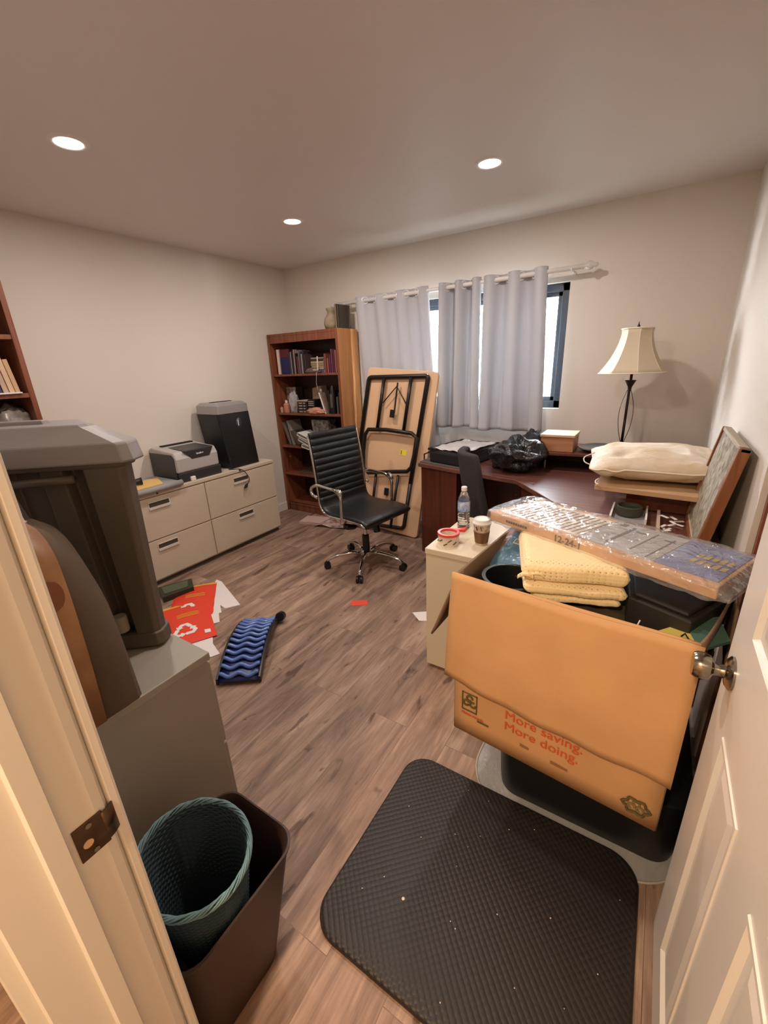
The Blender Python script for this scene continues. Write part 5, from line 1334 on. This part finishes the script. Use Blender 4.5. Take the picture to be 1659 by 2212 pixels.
obj('brace_rod', MB().tube([ax(-1.900, 1.355, .036), ax(-1.925, 1.10, .036)], .007, 6), BROWN, t)
k = MB(); c_ = Vector(ax(-1.945, 1.095, .03)); k.hexa([c_-tu2*.022-tv2*.034, c_+tu2*.022-tv2*.034, c_+tu2*.022+tv2*.034, c_-tu2*.022+tv2*.034], [p+tn*.012 for p in (c_-tu2*.022-tv2*.034, c_+tu2*.022-tv2*.034, c_+tu2*.022+tv2*.034, c_-tu2*.022+tv2*.034)])
obj('latch', k, BROWN, t, bev=.002)
k = MB(); c_ = Vector(ax(-1.99, .395, .012)); k.hexa([c_-tu2*.022-tv2*.034, c_+tu2*.022-tv2*.034, c_+tu2*.022+tv2*.034, c_-tu2*.022+tv2*.034], [p+tn*.012 for p in (c_-tu2*.022-tv2*.034, c_+tu2*.022-tv2*.034, c_+tu2*.022+tv2*.034, c_-tu2*.022+tv2*.034)])
obj('latch', k, BROWN, t, bev=.002)
k = MB(); c_ = Vector(ax(-1.838, .762, .001)); A_, B_ = tu2*.034, tv2*.026; k.hexa([c_-A_-B_, c_+A_-B_, c_+A_+B_, c_-A_+B_], [p+tn*.001 for p in (c_-A_-B_, c_+A_-B_, c_+A_+B_, c_-A_+B_)])
st = obj('sticker', k, mat('yellow_sticker', (238, 220, 70), .6), t, label='small yellow sticker')
k = MB(); c2 = c_-tu2*.020; A_, B_ = tu2*.004, tv2*.018; k.hexa([c2-A_-B_+tn*.001, c2+A_-B_+tn*.001, c2+A_+B_+tn*.001, c2-A_+B_+tn*.001], [p+tn*.0018 for p in (c2-A_-B_, c2+A_-B_, c2+A_+B_, c2-A_+B_)])
obj('sticker_mark', k, mat('sticker_dark', (110, 96, 40), .6), st)

# ------------------------------------------------------------------ floor clutter
def sheet(name, pts, z_, th, m_, label, cat, group=None):
    return tag(obj(name, MB().prism(pts, z_, z_+th), m_), label, cat, group)
SRED = mat('envelope_red', (226, 66, 44), .45); SYEL = mat('envelope_yellow', (232, 178, 52), .5); SWH = PAPER
# white envelopes fan
fan = [([(-2.66, 1.70), (-2.60, 1.70), (-2.20, 1.545), (-2.255, 1.465), (-2.50, 1.50)], .0006, 'uppermost white envelope of the fan on the floor, farthest from the cabinet'),
       ([(-2.62, 1.60), (-2.55, 1.62), (-2.235, 1.42), (-2.26, 1.36), (-2.42, 1.36)], .0014, 'white envelope second in the fan on the floor'),
       ([(-2.56, 1.54), (-2.47, 1.56), (-2.15, 1.34), (-2.18, 1.29), (-2.35, 1.26)], .0022, 'white envelope third in the fan on the floor'),
       ([(-2.48, 1.45), (-2.40, 1.46), (-1.995, 1.175), (-1.88, 1.135), (-1.90, 1.09), (-2.15, 1.10)], .0030, 'long white envelope at the near end of the fan')]
for pts, z_, lb in fan: sheet('white_envelope', pts, z_, .0007, SWH, lb, 'envelope', 'fanned white envelopes')
def red_env(lb, c, ax_, w_, h_, z_):
    """bubble mailer: centre, direction of its long axis, size"""
    t_ = thing('red_mailer', lb, 'mailer', (c[0], c[1], z_))
    a = math.radians(ax_); X = Vector((math.cos(a), math.sin(a), 0)); Y = Vector((-math.sin(a), math.cos(a), 0)); C_ = Vector((c[0], c[1], z_))
    def f(u, v): return tuple(C_+X*(u-.5)*w_+Y*(v-.5)*h_+Vector((0, 0, .0015+.016*(math.sin(PI*u)*math.sin(PI*v))**.6 + .002*noise.noise(Vector((u*8, v*8, c[0]))))))
    body = MB().grid(f, 20, 20); body.face([f(0, 0), f(0, 1), f(1, 1), f(1, 0)])
    obj('pouch', body, SRED, t_, smooth=True)
    def q(u, v, dz=.0012): p = Vector(f(u, v)); p.z += dz; return tuple(p)
    k_ = MB().grid(lambda u, v: q(.0+1*u, .94+.06*v), 16, 2); obj('yellow_band', k_, SYEL, t_, label='yellow band')
    # three chasing arrows forming a triangle
    cxx, cyy, rs = .41, .28, .085
    def pt(p): return q(cxx+p.x/w_, cyy+p.y/h_, .002)
    Cn = [Vector((math.cos(math.radians(90+120*i)), math.sin(math.radians(90+120*i))))*rs for i in range(3)]
    for i in range(3):
        a_, c_, b_ = Cn[i-1], Cn[i], Cn[(i+1) % 3]
        m0 = a_.lerp(c_, .52); c0 = a_.lerp(c_, .80); c1 = c_.lerp(b_, .20); m1 = c_.lerp(b_, .34)
        line = [m0, c0, c1, m1]; wd = .013; k_ = MB()
        L_, Rr = [], []
        for n_, p in enumerate(line):
            d_ = (line[min(n_+1, 3)]-line[max(n_-1, 0)]).normalized(); nn = Vector((-d_.y, d_.x))*wd; L_.append(p+nn); Rr.append(p-nn)
        for n_ in range(3): k_.face([pt(L_[n_]), pt(L_[n_+1]), pt(Rr[n_+1]), pt(Rr[n_])])
        d_ = (b_-c_).normalized(); nn = Vector((-d_.y, d_.x))*wd*1.9
        k_.face([pt(m1+nn), pt(m1+d_*.030), pt(m1-nn)])
        obj('recycle_arrow', k_, PAPER, t_)
    for j in range(3):
        k_ = MB().grid(lambda u, v: q(.30+.46*u, .66-.035*j+.014*v, .002), 6, 1); obj('print_line', k_, SYEL, t_)
    k_ = MB().grid(lambda u, v: q(.78+.12*u, .10+.07*v, .002), 2, 2); obj('white_mark', k_, PAPER, t_)
    return t_
red_env('red padded mailer with white recycling arrows lying in front, partly behind the grey cabinet', (-2.322, 1.234), 61.5, .28, .50, .008)
red_env('second red padded mailer behind the front one, beside the white envelopes', (-2.52, 1.408), 50, .28, .50, .001)
t = thing('green_packet', 'dark green shiny packet in clear film next to the red mailers', 'packet', (-2.70, 1.38, 0))
gp = [(-2.87, 1.36), (-2.775, 1.575), (-2.64, 1.50), (-2.70, 1.30)]
obj('packet', MB().prism(gp, .001, .045), mat('packet_green', (36, 46, 34), .3), t, bev=.004)
obj('window', MB().prism([(-2.84, 1.375), (-2.77, 1.54), (-2.68, 1.48), (-2.73, 1.335)], .0455, .047), mat('packet_win', (78, 88, 66), .12), t)
sheet('white_label', [(-2.90, 1.49), (-2.84, 1.59), (-2.76, 1.56), (-2.80, 1.45)], .001, .002, SWH, 'small white tag on the floor by the filing cabinet', 'tag')
sheet('red_sticker', [(-1.559, 1.942), (-1.472, 2.009), (-1.433, 1.957), (-1.524, 1.895)], .0005, .001, mat('sticker_red', (226, 78, 58), .5), 'small red strip lying alone on the floor in front of the chair', 'strip')
sheet('white_card', [(-1.13, 2.02), (-1.02, 2.10), (-.93, 2.02), (-1.05, 1.96)], .0005, .001, SWH, 'white card on the floor left of the cream cabinet', 'card')
# magazines in front of bookcase
flatbook(-2.95, -2.66, 2.93, 3.12, .0005, .022, (206, 176, 166), 'pale book lying on the floor in front of the corner bookcase', None, .25)
t = thing('open_magazine', 'open magazine with curled pages lying on the floor behind the chair', 'magazine', (-2.55, 2.98, .02))
k = MB().grid(lambda u, v: (-2.72+.34*u, 2.90+.19*v+.08*u, .006+.03*math.sin(PI*min(1, u*1.3))*(.6+.4*v)+.012*math.sin(u*9)), 18, 6)
obj('pages', k, mat('mag_pages', (196, 170, 160), .5, var=.7, vscale=20, rgb2=(110, 76, 66)), t, smooth=True, solid=.004)

# wooden-roller style back stretcher (blue arched massager)
t = thing('back_stretcher', 'arched blue and black plastic back stretcher lying on the wood floor', 'back stretcher', (-1.74, 1.25, 0))
S0 = Vector((-1.585, 1.025, 0)); S1 = Vector((-1.915, 1.475, 0))
sd = (S1-S0).normalized(); sw = Vector((-sd.y, sd.x, 0)); SLn = (S1-S0).length
def sp_(a, w2, dz=0):
    z_ = .012+.075*math.sin(PI*(.08+.90*a))**.8
    return S0+sd*(SLn*a)+sw*w2+Vector((0, 0, z_+dz))
BLU = mat('stretcher_blue', (92, 122, 188), .22, coat=.4); BLUD = mat('stretcher_navy', (30, 42, 96), .35)
NS = 12
k = MB().grid(lambda a, b_: tuple(sp_(a, -.098+.196*b_, -.012)), 24, 4); obj('base_sheet', k, BLUD, t, smooth=True, solid=.004)
for i in range(NS):
    a = (i+.5)/NS
    pts = []
    for q_ in range(21):
        w2 = -.098+.196*q_/20; wv = math.cos(q_/20*4*PI)
        pts.append(sp_(a+.012*wv, w2, .002+.004*wv))
    obj('wave_bar', MB().tube(pts, .0105, 8), BLU, t, smooth=True)
for s_ in (-1, 1):
    k = MB()
    for a in range(20):
        pass
    top_ = [sp_(a/20, s_*.106, .006) for a in range(21)]; bot = [Vector((p.x, p.y, max(.001, p.z-.035))) for p in top_]
    k.loft([top_, bot], cap=False, closed=False)
    obj('side_rail', k, BLKPL, t, solid=.012, bev=.002)
obj('end_knob', MB().tube([sp_(1.0, -.13, .0)+Vector((0, 0, .015)), sp_(.93, -.125, .0)+Vector((0, 0, .012))], .028, 14), BLKPL, t, smooth='auto')

# closet shelf contents behind the door
z = .975
tag(obj('paper_stack', MB().box(.345, .55, 1.25, 1.58, z, z+.07), PAPER, bev=.004), 'white paper stack on the shelf of the recessed bookcase behind the door', 'papers')
tag(obj('cloth_bundle', MB().box(.345, .55, 1.22, 1.60, .622, .86), mat('pinkgrey', (150, 126, 124), .8), bev=.03), 'pinkish grey bundle on the lower shelf of the recessed bookcase', 'cloth')
